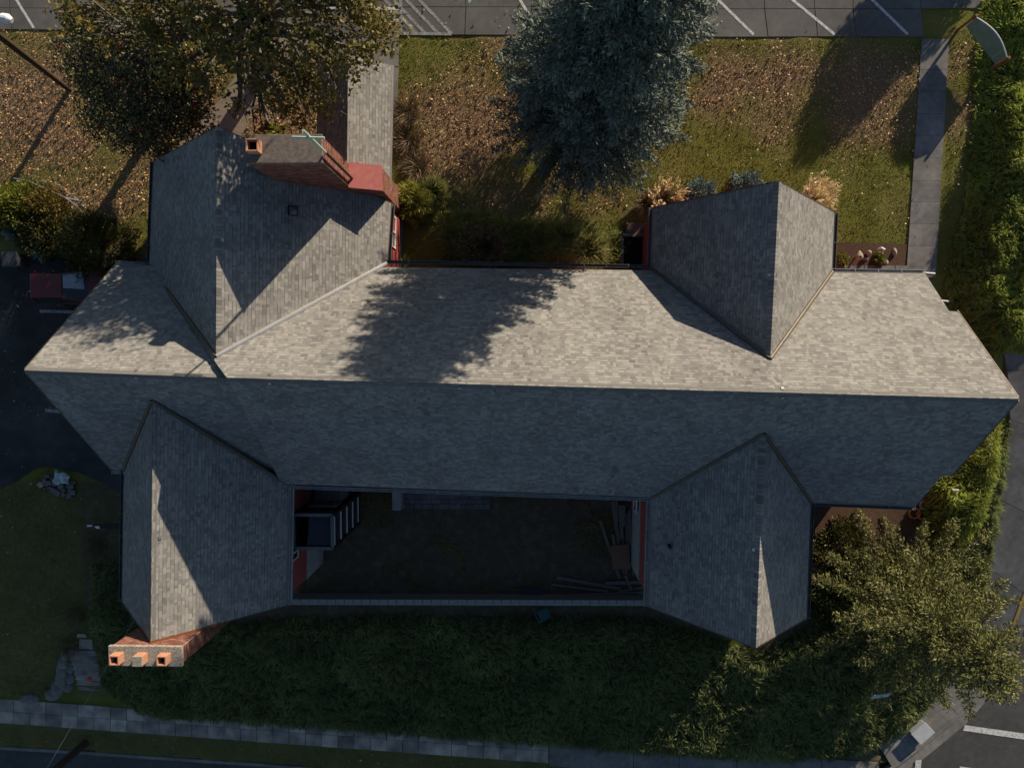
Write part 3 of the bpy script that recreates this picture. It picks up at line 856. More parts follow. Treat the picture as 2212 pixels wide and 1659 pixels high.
# walls and foundations
def gable_solid(a0, a1, b0, b1, ra, rb, zb, zt):
    """two pentagon ends joined: a0,a1 eave corners of one end, b0,b1 of the other, ra, rb ridge ends"""
    mb = MB()
    P = [(a0[0], a0[1], zb), (a1[0], a1[1], zb), (a1[0], a1[1], zt), tuple(ra), (a0[0], a0[1], zt)]
    Q = [(b0[0], b0[1], zb), (b1[0], b1[1], zb), (b1[0], b1[1], zt), tuple(rb), (b0[0], b0[1], zt)]
    mb.add(P + Q, [(0, 1, 2, 3, 4), (9, 8, 7, 6, 5)] + [(i, i + 5, (i + 1) % 5 + 5, (i + 1) % 5) for i in range(5)])
    return mb
G = lambda p, dx, dy: np.array([p[0] + dx, p[1] + dy, p[2]])
obj('wall', gable_solid(G(SWe, .5, .4), G(NWe, .5, -.4), G(SEe, -.1, .4), G(NEe, -.1, -.4), RWl + [.5, 0, -.8], RE + [-.6, 0, -1.0], -2.8, 2.45), REDPAINT, house)
for k, q in WING.items():
    sy = 1 if 'N' in k else -1
    oy = -.22 * sy
    a0, a1 = G(q['wo'], .07, oy), G(q['eo'], -.07, oy); b0, b1 = G(q['wi'], .07, -sy * 1.2), G(q['ei'], -.07, -sy * 1.2)
    obj('wall', gable_solid(a0, a1, b0, b1, q['pk'] + [0, oy, -.35], q['j'] + [0, -sy * .5, -.9], .2, 2.55), REDPAINT, house)
    mb = MB()
    pp = [G(a0, -.03, .03 * sy), G(a1, .03, .03 * sy), G(b1, .03, 0), G(b0, -.03, 0)]
    for p in pp: p[2] = .2
    if sy > 0: pp = pp[::-1]
    mb.prism(pp, 3.2); obj('foundation', mb, FOUND, house)
# fascia boards along the rakes
for k, q in WING.items():
    for s_ in ('wo', 'eo'):
        mb = MB(); out = -q['ax'] * .02
        mb.bar(q['pk'] + out + [0, 0, -.1], q[s_] + out + [0, 0, -.1], .035, .16); obj('rake_board', mb, VALLEY, house)
for a, b2 in ((RWl, NWe), (RWl, SWe), (RE, U(2069, 673, 4.0)), (RE, U(2056, 1026, 4.1))):
    mb = MB(); d = np.array([-.02 if a[0] < 0 else .02, 0, -.1]); 
    mb.bar(a + d, (b2 if a[0] < 0 else a + (pN(2069, 673) - a if b2[1] > 0 else pS(2056, 1026) - a)) + d, .035, .16); obj('rake_board', mb, VALLEY, house)

def window(c, wdir, out, wd, ht, parent=house):
    c = np.asarray(c, float); wdir = np.asarray(wdir, float); out = np.asarray(out, float)
    R = Matrix((Vector(wdir), Vector(out), Vector((0, 0, 1)))).transposed()
    mb = MB(); mb.box(c + out * .02, (wd, .03, ht), R); f = obj('window', mb, GLASS, parent)
    mb = MB()
    for s_ in (-1, 1):
        mb.box(c + wdir * s_ * wd / 2 + out * .04, (.045, .06, ht + .09), R); mb.box(c + np.array([0, 0, s_ * ht / 2]) + out * .04, (wd, .06, .045), R)
    mb.box(c + out * .045, (.04, .05, ht), R); obj('frame', mb, WHITE, f)
    mb = MB(); mb.box(c + np.array([0, 0, -ht / 2 - .07]) + out * .07, (wd + .12, .12, .04), R); obj('sill', mb, REDPAINT, f)
q = WING['N']; window(((q['eo'][0] + q['ei'][0]) / 2 - .06, 4.9, 1.75), (0.03, 1, 0), (1, -.03, 0), 1.2, .6)
q = WING['SW']; window((q['eo'][0] - .06, -8.1, 1.8), (0.03, 1, 0), (1, -.03, 0), 0.6, .8)
q = WING['SE']; window((q['wo'][0] + .04, -6.4, -.6), (0.03, 1, 0), (-1, .03, 0), 0.9, 0.8)

# chimneys
def brickwork(x0, x1, y0, y1, z0, z1, parent, single=0, faces='NESW', zs=None):
    """courses of bricks on the sides of a shaft"""
    acc = MB(); n = 0; bl, bh, th = .21, .072, .05; jobs = []
    z = z1 - bh; r = 0
    while z > z0:
        for fc in faces:
            if fc in 'NS':
                L = x1 - x0; base = lambda s_, e: (x0 + s_, (y1 - .03 if fc == 'N' else y0 + .03)); 
            else:
                L = y1 - y0
            s_ = -(bl / 2 if r % 2 else 0)
            while s_ < L - .02:
                a, b2 = max(0, s_ + .006), min(L, s_ + bl - .006)
                if b2 - a > .03:
                    c_ = (a + b2) / 2; j = random.uniform(-.004, .004)
                    if fc == 'N': ctr, sz = (x0 + c_, y1 + j, z + bh / 2), (b2 - a, th, bh - .013)
                    elif fc == 'S': ctr, sz = (x0 + c_, y0 - j, z + bh / 2), (b2 - a, th, bh - .013)
                    elif fc == 'E': ctr, sz = (x1 + j, y0 + c_, z + bh / 2), (th, b2 - a, bh - .013)
                    else: ctr, sz = (x0 - j, y0 + c_, z + bh / 2), (th, b2 - a, bh - .013)
                    jobs.append((ctr, sz))
                s_ += bl
        z -= bh; r += 1
    for i, (ctr, sz) in enumerate(jobs):
        tn = random.betavariate(1.8, 1.8)
        if i < single:
            mb = MB(); mb.tt = tn; mb.box(ctr, sz); obj('brick', mb, BRICK, parent)
        else:
            acc.tt = tn; acc.box(ctr, sz)
    tag(obj('brickwork', acc, BRICK, parent), kind='stuff')

def flue(c, s, h, parent, rot=0, cover=False):
    R = Matrix.Rotation(rot, 3, 'Z'); mb = MB(); t_ = .05
    for sx_, sy_, wx, wy_ in ((-1, 0, t_, s), (1, 0, t_, s), (0, -1, s - 2 * t_, t_), (0, 1, s - 2 * t_, t_)):
        d = R @ Vector((sx_ * (s - t_) / 2, sy_ * (s - t_) / 2, 0))
        mb.box((c[0] + d.x, c[1] + d.y, c[2] + h / 2), (wx, wy_, h), R)
    f = obj('chimney_pot', mb, TERRA, parent, bevel=.012)
    mb = MB(); mb.box((c[0], c[1], c[2] + .05), (s - .09, s - .09, .06), R); obj('flue_bottom', mb, SOOTSHADE, parent)
    if cover:
        mb = MB(); mb.box((c[0], c[1], c[2] + h + .02), (s * .98, s * .98, .05), R); obj('pot_cover', mb, CAPW, parent)

# south-west chimney
zc = 6.72
c0, c1, c2 = U(235, 1396, zc), U(392, 1400, zc), U(391, 1438.5, zc)
x0, x1, y1, y0 = c0[0] + .05, c1[0] - .05, c0[1] - .04, c2[1] + .05
mb = MB(); mb.box(((x0 + x1) / 2, (y0 + y1) / 2, (zc - .12 - 2.9) / 2), (x1 - x0 + .02, y1 - y0 + .02, zc - .1 + 2.9)); ch = obj('chimney', mb, MORTAR, house)
ch['label'] = 'tall red brick chimney with a pale stone cap and three terracotta pots'
brickwork(x0, x1, y0, y1, -2.6, zc - .13, ch, single=300, faces='NEWS')
mb = MB(); mb.box(((x0 + x1) / 2, (y0 + y1) / 2, zc - .05), (x1 - x0 + .14, y1 - y0 + .14, .13)); obj('cap', mb, CAPW, ch, bevel=.02)
for i, fx in enumerate((.13, .47, .80)):
    flue((x0 + (x1 - x0) * fx, (y0 + y1) / 2 - .02, zc + .01), .34, .34, ch, cover=(i == 1))
mb = MB()
q = WING['SW']; 
for e_ in ('eo', 'wo'):
    a = q['pk']; b2 = q['pk'] + (q[e_] - q['pk']) * (.45 if e_ == 'eo' else .2)
    mb.bar(a + [0, -.045, .02], b2 + [0, -.045, .02], .06, .03)
obj('flashing', mb, BROWNM, house)  # thin brown strips down both rakes from the gable peak

# north chimney with its sloping red shoulder
zc = 8.0
x0, x1, y0, y1 = U(531, 320, zc)[0] + .04, U(695.5, 320, zc)[0] - .04, U(612, 353, zc)[1] + .04, U(612, 291, zc)[1] - .04
mb = MB(); mb.box(((x0 + x1) / 2, (y0 + y1) / 2, (zc - .1) / 2), (x1 - x0 + .01, y1 - y0 + .01, zc - .1)); ch2 = obj('chimney', mb, MORTARD, house)
ch2['label'] = 'wide brick chimney with a brown cap, one pot and a sloping red shoulder'
brickwork(x0, x1, y0, y1, 2.6, zc - .11, ch2, single=300, faces='ESNW')
mb = MB(); mb.box(((x0 + x1) / 2, (y0 + y1) / 2, zc - .045), (x1 - x0 + .09, y1 - y0 + .09, .11)); obj('cap', mb, CAPN, ch2, bevel=.02)
flue((x0 + .28, (y0 + y1) / 2 + .03, zc + .01), .40, .34, ch2)
xs = U(823, 422, 4.22)[0]
mb = MB(); mb.add([(x1 + .02, y0, 0), (xs, y0, 0), (xs, y1, 0), (x1 + .02, y1, 0), (x1 + .02, y0, 4.70), (xs, y0, 4.16), (xs, y1, 4.16), (x1 + .02, y1, 4.70)],
                  [(0, 3, 2, 1), (4, 5, 6, 7), (0, 1, 5, 4), (1, 2, 6, 5), (2, 3, 7, 6), (3, 0, 4, 7)]); sh = obj('chimney_shoulder', mb, MORTARD, house)
brickwork(x1 + .03, xs, y0, y1, 0.2, 4.15, sh, faces='ES')
mb = MB(); mb.prism([(x1 + .035, y0 - .05, 4.76), (xs + .05, y0 - .05, 4.22), (xs + .05, y1 + .05, 4.22), (x1 + .035, y1 + .05, 4.76)], .05); obj('ledge', mb, REDLEDGE, sh)
# foil-covered cricket behind the chimney
mb = MB(); a = U(655, 352, 6.3); 
P = [U(641, 357, 6.9), U(668, 352, 6.9), U(690, 372, 6.2), U(680, 387, 5.7), U(642, 386, 5.8)]
mb.prism(P[::-1], .7); obj('cricket_flashing', mb, FOIL, house)
# aerial mast and cross pipe on the shoulder
mb = MB(); b0 = U(760.5, 386, 4.7); mt = b0.copy(); mt[2] = 8.0
mb.tube([b0, mt], .045, 8); mast = obj('aerial_mast', mb, BLACKM, house)
tp = b0.copy(); tp[2] = 10.2; mb = MB(); mb.tube([mt, tp], .04, 8); obj('mast_top', mb, GREENM, mast)
mb = MB(); ca, cb = U(631, 296.5, 9.7), U(701, 298.5, 9.7); mb.tube([ca, cb], .035, 8); obj('cross_pipe', mb, GREENM, mast)

# roof vents, anchors
def plate(px, py, n, a, s, m, name, h=.05):
    p = onplane(px, py, a, n); R = Vector(n).to_track_quat('Z', 'Y').to_matrix()
    mb = MB(); mb.box(p + n * (h / 2 + .01), (s, s, h), R); return obj(name, mb, m, house), p
q = WING['N']; o, p = plate(632, 456, q['ne'], q['pk'], .34, BLACKM, 'roof_vent', .06)
mb = MB(); n = q['ne']; t1 = np.cross(n, [0, 1, 0]); t1 /= np.linalg.norm(t1); t2 = np.cross(n, t1)
mb.add([p + n * .08 - t1 * .14 - t2 * .14, p + n * .08 + t1 * .14 - t2 * .14, p + n * .08 + t1 * .14 + t2 * .14, p + n * .08 - t1 * .14 + t2 * .14, p + n * .20], [(0, 1, 4), (1, 2, 4), (2, 3, 4), (3, 0, 4)])
obj('vent_hood', mb, GREYM, o)
p = onplane(352, 350, WING['N']['pk'], WING['N']['nw']); mb = MB(); mb.tube([p, p + [0, 0, .45]], .05, 8); obj('vent_pipe', mb, STONEB, house)
p = onplane(1445, 1178, WING['SE']['pk'], WING['SE']['nw']); mb = MB(); mb.tube([p, p + [0, 0, .22]], .07, 8); obj('vent_pipe', mb, BLACKM, house)
for px, py, n, a in ((295, 801, nNl, RWl), (295, 815, nSl, RWl), (583, 810, nNr, RE), (583, 827, nSr, RE), (993, 821, nNr, RE), (993, 837, nSr, RE), (1690, 840, nNr, RE), (1690, 858, nSr, RE),
                     (480, 519, WING['N']['ne'], WING['N']['pk']), (1663, 594, WING['NE']['nw'], WING['NE']['pk']), (1675, 594, WING['NE']['ne'], WING['NE']['pk']), (345, 1161, WING['SW']['ne'], WING['SW']['pk']), (1629, 1187, WING['SE']['nw'], WING['SE']['pk'])):
    o, p = plate(px, py, n, a, .10, CHROME, 'roof_anchor', .03)

# ------------------------------------------------------------------ courtyard, walls, loose things
# block wall closing the courtyard
def at(px, py, off=0): return T(px, py, off)
bw = thing('block_wall', 'low concrete block wall closing the courtyard on the hedge side', 'wall', U(1010, 1300, -2.2))
xa, xb = U(632, 1298, -1.3), U(1389, 1300, -1.3)
mb = MB(); mb.bar(xa + [0, -.03, -.62], xb + [0, -.03, -.62], .17, 1.1); obj('wall_core', mb, BLOCK, bw)
nb_ = 40; dv = (xb - xa) / nb_
for i in range(nb_):
    mb = MB(); mb.bar(xa + dv * i + dv * .03 + [0, 0, .0], xa + dv * (i + 1) - dv * .03 + [0, 0, .0], .20, .12); obj('block', mb, BLOCK, bw)
mb = MB(); mb.bar(xa + [0, -.135, -.02], xb + [0, -.135, -.02], .05, .1); obj('coping_edge', mb, FOUND, bw)

# paved terrace under the south eave
ter = thing('paved_terrace', 'small terrace of dark square pavers against the south wall', 'terrace', at(962, 1075))
rows = [(1046, 1056), (1056, 1066.5), (1066.5, 1077), (1077, 1088), (1088, 1099)]
for r, (ya, yb) in enumerate(rows):
    x = 866 + (0 if r % 2 else -5)
    while x < 1057:
        wd = random.choice((12, 15, 20, 24))
        x2 = min(x + wd, 1060)
        slab('paver', [(max(x, 866), ya), (x2, ya + .3), (x2, yb), (max(x, 866), yb)], .06, PAVE, ter, thick=.1, gap=.012, tint=random.random() * .98 + .005)
        x = x2
pp = thing('pier', 'pale upright concrete pier at the end of the paved terrace', 'pier', at(857, 1085))
mb = MB(); a = U(857, 1086, -1.3); mb.box((a[0], a[1] + .55, -1.75), (.34, 1.7, .9)); obj('pier_body', mb, FOUND, pp, bevel=.02)
mb = MB(); mb.box((a[0], a[1] + .55, -1.27), (.40, 1.76, .06)); obj('pier_cap', mb, FOUND, pp, bevel=.01)

# dark lift tower in the corner of the courtyard
tw = thing('lift_tower', 'tall dark framed tower with white rails in the courtyard corner', 'tower', (-8.78, -7.1, -2.3))
tx0, tx1, ty0, ty1, tz0, tz1 = -9.55, -7.97, -7.80, -6.45, -2.3, 2.3
for xx_ in (tx0, tx1):
    for yy_ in (ty0, ty1):
        mb = MB(); mb.box((xx_, yy_, (tz0 + tz1) / 2), (.1, .1, tz1 - tz0)); obj('corner_post', mb, BLACKM, tw)
for (a, b2) in (((tx0, ty0), (tx1, ty0)), ((tx1, ty0), (tx1, ty1)), ((tx1, ty1), (tx0, ty1)), ((tx0, ty1), (tx0, ty0))):
    mb = MB(); mb.bar((*a, tz1 + .02), (*b2, tz1 + .02), .13, .06); obj('top_rail', mb, GREYM, tw)
    mb = MB(); mb.bar((*a, (tz0 + tz1) / 2), (*b2, (tz0 + tz1) / 2), .03, tz1 - tz0 - .1); obj('side_panel', mb, DGLASS, tw)
mb = MB(); n = 8
for i in range(n):
    f0, f1 = i / n, (i + 1) / n
    zz = lambda f: tz1 - .35 + .22 * f * f
    yl = lambda f: ty0 + .08 + (ty1 - ty0 - .16) * f
    mb.add([(tx0 + .5, yl(f0), zz(1 - f0)), (tx1 - .12, yl(f0), zz(1 - f0)), (tx1 - .12, yl(f1), zz(1 - f1)), (tx0 + .5, yl(f1), zz(1 - f1))], [(0, 1, 2, 3)])
obj('sagging_cover', mb, SLATEP, tw)
for i in range(5):
    z_ = tz1 - .12 - i * .98; mb = MB(); mb.bar((tx1 + .045, ty0 + .1, z_), (tx1 + .045, ty1 - .1, z_), .04, .05); obj('white_rail', mb, WHITE, tw)
mb = MB(); mb.box((tx0 + .85, ty1 + .42, -.3), (1.15, .6, 1.3)); bx_ = obj('machine_box', mb, GREYM, tw, bevel=.03)
mb = MB(); mb.box((tx0 + .85, ty1 + .115, .9), (1.2, .1, .7)); obj('winch_plate', mb, GREYM, tw, bevel=.02)
for s_ in (-1, 1):
    mb = MB(); mb.tube([(tx0 + .85 + s_ * .45, ty1 + .17, 1.15), (tx0 + .85 + s_ * .45, ty1 + .30, 1.15)], .13, 12); obj('winch_wheel', mb, BLACKM, tw)

# weathered planks on the courtyard floor
k_ = 540 / 1792.0
cp = lambda x, y: ((1900 + x * k_) / 1.7134, (1800 + y * k_) / 1.7134)
planks = [(1065, 415, 1300, 1125, 36, 'long weathered plank lying apart at the left of the lumber pile'),
          (1218, 175, 1300, 760, 44, 'wide grey plank with a pale end, leftmost in the main lumber pile'),
          (1262, 168, 1275, 420, 26, 'short plank half under the wide pale-ended plank'),
          (1308, 220, 1330, 640, 44, 'dark plank in the middle of the lumber pile'),
          (1352, 222, 1350, 480, 36, 'dark plank right of the middle one in the lumber pile'),
          (1392, 320, 1405, 1020, 44, 'long mottled plank on the right of the lumber pile'),
          (1425, 280, 1440, 900, 30, 'narrow plank near the right edge of the lumber pile'),
          (1488, 385, 1466, 1085, 22, 'thin pole-like batten closest to the pale foundation wall'),
          (1455, 440, 1450, 920, 20, 'thin batten second from the pale foundation wall'),
          (1218, 578, 1282, 1005, 36, 'short plank running under the brown board'),
          (1330, 480, 1348, 740, 24, 'pale split batten just above the brown board'),
          (1345, 930, 1350, 1055, 22, 'pale short batten sticking out below the brown board'),
          (1378, 940, 1380, 1070, 30, 'short plank end below the right corner of the brown board'),
          (1370, 1080, 1445, 1260, 34, 'short plank crossing under the horizontal plank'),
          (1125, 1175, 1590, 1165, 44, 'broad pale plank lying level beside the red wall foot'),
          (1280, 1290, 1605, 1230, 30, 'tilted plank in front of the broad level plank'),
          (530, 1110, 1320, 1250, 40, 'longest plank slanting across the courtyard floor'),
          (470, 1195, 1160, 1280, 30, 'dark plank parallel to and in front of the longest slanting plank'),
          (660, 1320, 1590, 1290, 26, 'dark thin plank along the foot of the block wall')]
for i, (x0_, y0_, x1_, y1_, wd, lb) in enumerate(planks):
    h = .05 + .022 * (i % 5)
    a, b2 = at(*cp(x0_, y0_), h), at(*cp(x1_, y1_), h + .01)
    w_ = wd * k_ / 1.7134 / 46.5
    d = V3(b2 - a); L = d.length; mb = MB()
    mb.box((0, 0, 0), (w_, L, .035))
    me_ = mb.mesh('plank'); o = link('plank', me_, PLANK, recentre=False)
    o.location = V3((a + b2) / 2); o.rotation_euler = (0, 0, math.atan2(d.y, d.x) - math.pi / 2)
    bv = o.modifiers.new('bevel', 'BEVEL'); bv.width = .006; bv.segments = 1
    tag(o, lb, 'plank', 'planks on the courtyard floor')
mb = MB(); c = at(*cp(1310, 850), .19); mb.box(c, (.85, 1.12, .03), Matrix.Rotation(.1, 3, 'Z')); tag(obj('board', mb, PLY, bevel=.005), 'square brown plywood board lying on the lumber pile', 'board')
# shovel
a = at(*cp(235, 1300), .08); sv = thing('shovel', 'flat grey shovel with a wooden handle beside the block wall', 'shovel', a)
mb = MB(); mb.box(a + [0, 0, .03], (.98, .48, .06), Matrix.Rotation(-.08, 3, 'Z')); obj('blade', mb, SLATEP, sv, bevel=.03)
mb = MB(); mb.tube([at(*cp(-150, 1225), .12), at(*cp(140, 1278), .1)], .025, 8); obj('handle', mb, POSTW, sv)
mb = MB(); mb.tube([at(*cp(330, 1312), .1), at(*cp(425, 1335), .1)], .022, 8); obj('handle_tip', mb, STONEB, sv)

# green resin chair fallen into the hedge
ca = at(*cp(370, 1530), .25); chn = thing('garden_chair', 'dark green resin garden chair lying in the groundcover below the block wall', 'chair', ca)
RCh = Matrix.Rotation(math.radians(205), 3, 'Z') @ Matrix.Rotation(math.radians(28), 3, 'X')
def cpt(x, y, z): return V3(ca) + RCh @ Vector((x, y, z)) + Vector((0, 0, .25))
mb = MB(); mb.prism([cpt(-.24, -.25, .0), cpt(.24, -.25, 0), cpt(.22, .22, 0), cpt(-.22, .22, 0)], .03); obj('seat', mb, RESIN, chn)
for i in range(7):
    f = (i - 3) / 3.0; mb = MB()
    mb.tube([cpt(f * .13, .22, .02), cpt(f * .2, .27, .25), cpt(f * .27, .30 - .05 * abs(f), .42)], .018, 6); obj('back_slat', mb, RESIN, chn)
mb = MB(); mb.tube([cpt(-.30, .22, .2)] + [cpt(.30 * math.sin(t_), .30 - .04 * abs(math.sin(t_)), .36 + .09 * math.cos(t_)) for t_ in np.linspace(-1.5, 1.5, 9)] + [cpt(.30, .22, .2)], .024, 6); obj('back_rim', mb, RESIN, chn)
for s_ in (-1, 1):
    mb = MB(); mb.tube([cpt(s_ * .29, .25, .22), cpt(s_ * .31, 0, .22), cpt(s_ * .29, -.24, .2)], .025, 6); obj('armrest', mb, RESIN, chn)
    for yy_ in (-.24, .22):
        mb = MB(); mb.tube([cpt(s_ * .27, yy_, .2 if yy_ < 0 else .02), cpt(s_ * .29, yy_ * 1.15, -.42)], .025, 6); obj('leg', mb, RESIN, chn)

# areaway grille beside the north-east gable
gr = thing('areaway_grille', 'black slatted grille over the sunken areaway beside the gable wall', 'grille', at(1368, 545))
mb = MB(); P = [at(1342, 510), at(1396, 510), at(1396, 578), at(1342, 578)]
mb.bar(P[0] + [0, 0, .12], P[3] + [0, 0, .12], .14, .3); obj('side_kerb', mb, CONC, gr)
mb = MB(); mb.bar(P[0] + [0, 0, .12], P[1] + [0, 0, .12], .14, .3); obj('end_kerb', mb, CONC, gr)
mb = MB(); mb.prism([p + np.array([0, 0, .012]) for p in P[::-1]], .05); obj('pit_shade', mb, SOOTSHADE, gr)  # black sheet on the ground, the areaway's shade put into its colour
for i in range(17):
    f = (i + .6) / 17.5; a, b2 = P[0] + (P[3] - P[0]) * f, P[1] + (P[2] - P[1]) * f
    mb = MB(); mb.bar(a + [.08, 0, .2], b2 + [0, 0, .2], .03, .04); obj('slat', mb, BLACKM, gr)
st = thing('cellar_step', 'brown concrete step above the black areaway grille', 'step', at(1374, 495))
mb = MB(); P = [at(1352, 484), at(1397, 484), at(1397, 508), at(1352, 508)]; mb.prism([p + np.array([0, 0, .25]) for p in P[::-1]], .3); obj('step_block', mb, mat('brown_step', [(.14, .08, .06), (.19, .115, .09)], scale=6), st, bevel=.02)

# east end: hose coils, trellis, boulders
for px, py, r_, m_, lb in ((2000, 1072, .22, HOSER, 'coiled red hose at the south-east corner of the house'), (1994, 1090, .21, HOSEG, 'coiled grey hose between the red and orange coils'),
                           (1992, 1108, .30, HOSEO, 'orange hose coil nearest the fir tree'), (1972, 1107, .26, HOSEO, 'thin orange hose coil nearest the house eave')):
    c = at(px, py, .05); mb = MB()
    for k in range(4):
        rr = r_ * (1 - .05 * k); mb.tube([(c[0] + rr * math.cos(t_) * (1 + .04 * k), c[1] + rr * math.sin(t_), c[2] + .02 + .03 * k) for t_ in np.linspace(0, 2 * math.pi, 20)], .02, 5, cap=False)
    tag(obj('hose', mb, m_), lb, 'hose', 'hose coils')
tre = thing('trellis', 'black wire trellis panel standing between hoses and hedge', 'trellis', at(2022, 1090))
ta, tb = at(2020, 1060, 0), at(2018, 1122, 0)
for i in range(3):
    p = ta + (tb - ta) * i / 2; mb = MB(); mb.tube([p, p + [0, 0, 1.1]], .02, 6); obj('post', mb, BLACKM, tre)
for i in range(9):
    mb = MB(); mb.bar(ta + [0, 0, .12 + .12 * i], tb + [0, 0, .12 + .12 * i], .012, .012); obj('wire', mb, BLACKM, tre)
def rock(name, p, r, m, label, cat, sc=(1, 1, .7), group=None, seed=0):
    bm = bmesh.new(); bmesh.ops.create_icosphere(bm, subdivisions=2, radius=1)
    rr = random.Random(seed)
    ax = [Vector((rr.uniform(-1, 1), rr.uniform(-1, 1), rr.uniform(-1, 1))).normalized() for _ in range(7)]
    for v in bm.verts:
        k = min([1.0] + [rr.uniform(.75, .8) / max(.3, v.co.normalized().dot(a)) for a in ax if v.co.normalized().dot(a) > .78])
        v.co = Vector((v.co.x * sc[0], v.co.y * sc[1], v.co.z * sc[2])) * r * k
        v.co += V3(p)
    me_ = bpy.data.meshes.new(name); bm.to_mesh(me_); bm.free()
    o = link(name, me_, m); tag(o, label, cat, group); return o
rock('boulder', at(1768, 1224, .1), .30, STONEB, 'pale jagged boulder beside the south-east gable eave', 'boulder', (1.2, .7, .7), seed=3)
rock('boulder', at(1745, 1126, .1), .26, STONEB, 'small rounded boulder at the edge of the lit mulch', 'boulder', seed=5)
sheet('mulch_bed', [(1755, 1090), (1990, 1095), (2010, 1120), (1960, 1160), (1850, 1165), (1760, 1150)], .05, MULCH, res=.5)

# mulch bed with ornaments at the north-east
sheet('mulch_bed', [(1800, 524), (1958, 528), (1952, 584), (1798, 580)], .05, MULCH, res=.5)
kb = struct('bed_edging')
for i in range(5):
    a = 1800 + i * 33; slab('edging_stone', [(a, 574), (a + 32, 575), (a + 32, 590), (a, 589)], .09, CONC, kb, thick=.2, gap=.006)
bh = thing('gourd_birdhouse', 'pear-shaped pale stone birdhouse with a dark hole in the mulch bed', 'birdhouse', at(1846, 556))
c = at(1846, 557, 0); bm = bmesh.new(); bmesh.ops.create_uvsphere(bm, u_segments=14, v_segments=10, radius=.16)
for v in bm.verts:
    k = 1 - .55 * max(0, v.co.y / .16); v.co.x *= k; v.co.z *= k * .8; v.co.y *= 1.5 if v.co.y > 0 else 1.0; v.co += V3(c) + Vector((0, 0, .45))
me_ = bpy.data.meshes.new('shell'); bm.to_mesh(me_); bm.free(); link('shell', me_, STONEB, bh)
mb = MB(); mb.tube([c + [0, 0, 0], c + [0, 0, .4]], .03, 6); obj('stake', mb, POSTW, bh)
mb = MB(); mb.tube([c + [0, -.03, .565], c + [0, -.03, .585]], .04, 10); obj('hole', mb, SOOTSHADE, bh)  # flat black disc, darkness of the opening painted on the shell
rock('garden_stone', at(1873, 548, .12), .13, STONEB, 'small upright pale stone right of the pear-shaped birdhouse', 'stone', (.8, 1, 1.6), seed=8)
rock('garden_stone', at(1868, 560, .06), .12, STONE, 'grey stone below the small upright stone in the mulch bed', 'stone', (1.2, .8, .7), seed=9)
rock('garden_stone', at(1912, 568, .06), .12, STONEB, 'round stone at the lower right of the mulch bed', 'stone', seed=10)
rock('garden_stone', at(1930, 546, .08), .15, STONEB, 'tall stone by the walkway at the right of the mulch bed', 'stone', (.7, 1.3, 1), seed=12)
dk = thing('swan_ornament', 'small white curved swan ornament with red base in the mulch bed', 'ornament', at(1898, 546))
c = at(1898, 546, .05); mb = MB(); mb.tube([c + [-.1, .12, .1], c + [0, .16, .2], c + [.1, .1, .22], c + [.1, .02, .1]], [.03, .045, .045, .03], 8); obj('neck', mb, WHITE, dk)
mb = MB(); mb.tube([c + [.08, -.05, .03], c + [.16, -.08, .05]], .05, 8); obj('base', mb, HOSER, dk)

# sign with curved top on two posts, beside the walkway
sg = thing('signboard', 'teal curved-top signboard on two brown posts beside the hedge', 'sign', at(2095, 90))
b0, b1 = U(2069, 65, 0), U(2136, 152, 0)
for b_ in (b0, b1):
    mb = MB(); mb.box((b_[0], b_[1], .62), (.1, .1, 1.3), Matrix.Rotation(math.atan2(b1[1] - b0[1], b1[0] - b0[0]), 3, 'Z')); obj('post', mb, POSTW, sg)
d = (b1 - b0); L = np.linalg.norm(d); d /= L; nn = np.array([-d[1], d[0], 0])
if nn[0] < 0: nn = -nn
xs4 = [.07, .28 * L, .56 * L, .82 * L, L - .07]
def topz(s_): return 1.12 + .34 * math.sin(math.pi * (s_ / L))
for i in range(4):
    mb = MB(); ss = np.linspace(xs4[i] + .008, xs4[i + 1] - .008, 7); up, dn = [], []
    for s_ in ss:
        p = b0 + d * s_; up.append((p[0], p[1], topz(s_))); dn.append((p[0], p[1], .5))
    n7 = len(ss); V = [np.array(v) + nn * .03 for v in dn + up] + [np.array(v) - nn * .03 for v in dn + up]; F = []
    for k in range(n7 - 1):
        F += [(k, k + 1, n7 + k + 1, n7 + k), (2 * n7 + k, 3 * n7 + k, 3 * n7 + k + 1, 2 * n7 + k + 1), (n7 + k, n7 + k + 1, 3 * n7 + k + 1, 3 * n7 + k)]
    F += [(0, n7, 3 * n7, 2 * n7), (n7 - 1, 3 * n7 - 1, 4 * n7 - 1, 2 * n7 - 1)]
    mb.add(V, F); obj('panel', mb, TEALM, sg)
mb = MB(); mb.tube([np.array([*(b0 + d * s_)[:2], topz(s_) + .02]) for s_ in np.linspace(.05, L - .05, 16)], .028, 6); obj('top_trim', mb, WHITE, sg)
ys = thing('yard_sign', 'small dark sign on a thin stake in the leafy lawn', 'sign', at(1102, 112))
p = at(1102, 112); mb = MB(); mb.tube([p, p + [0, 0, .9]], .012, 6); obj('stake', mb, BLACKM, ys)
mb = MB(); mb.box(p + [0, 0, .95], (.34, .03, .3), Matrix.Rotation(.5, 3, 'Z') @ Matrix.Rotation(-.9, 3, 'X')); obj('plate', mb, BLACKM, ys)

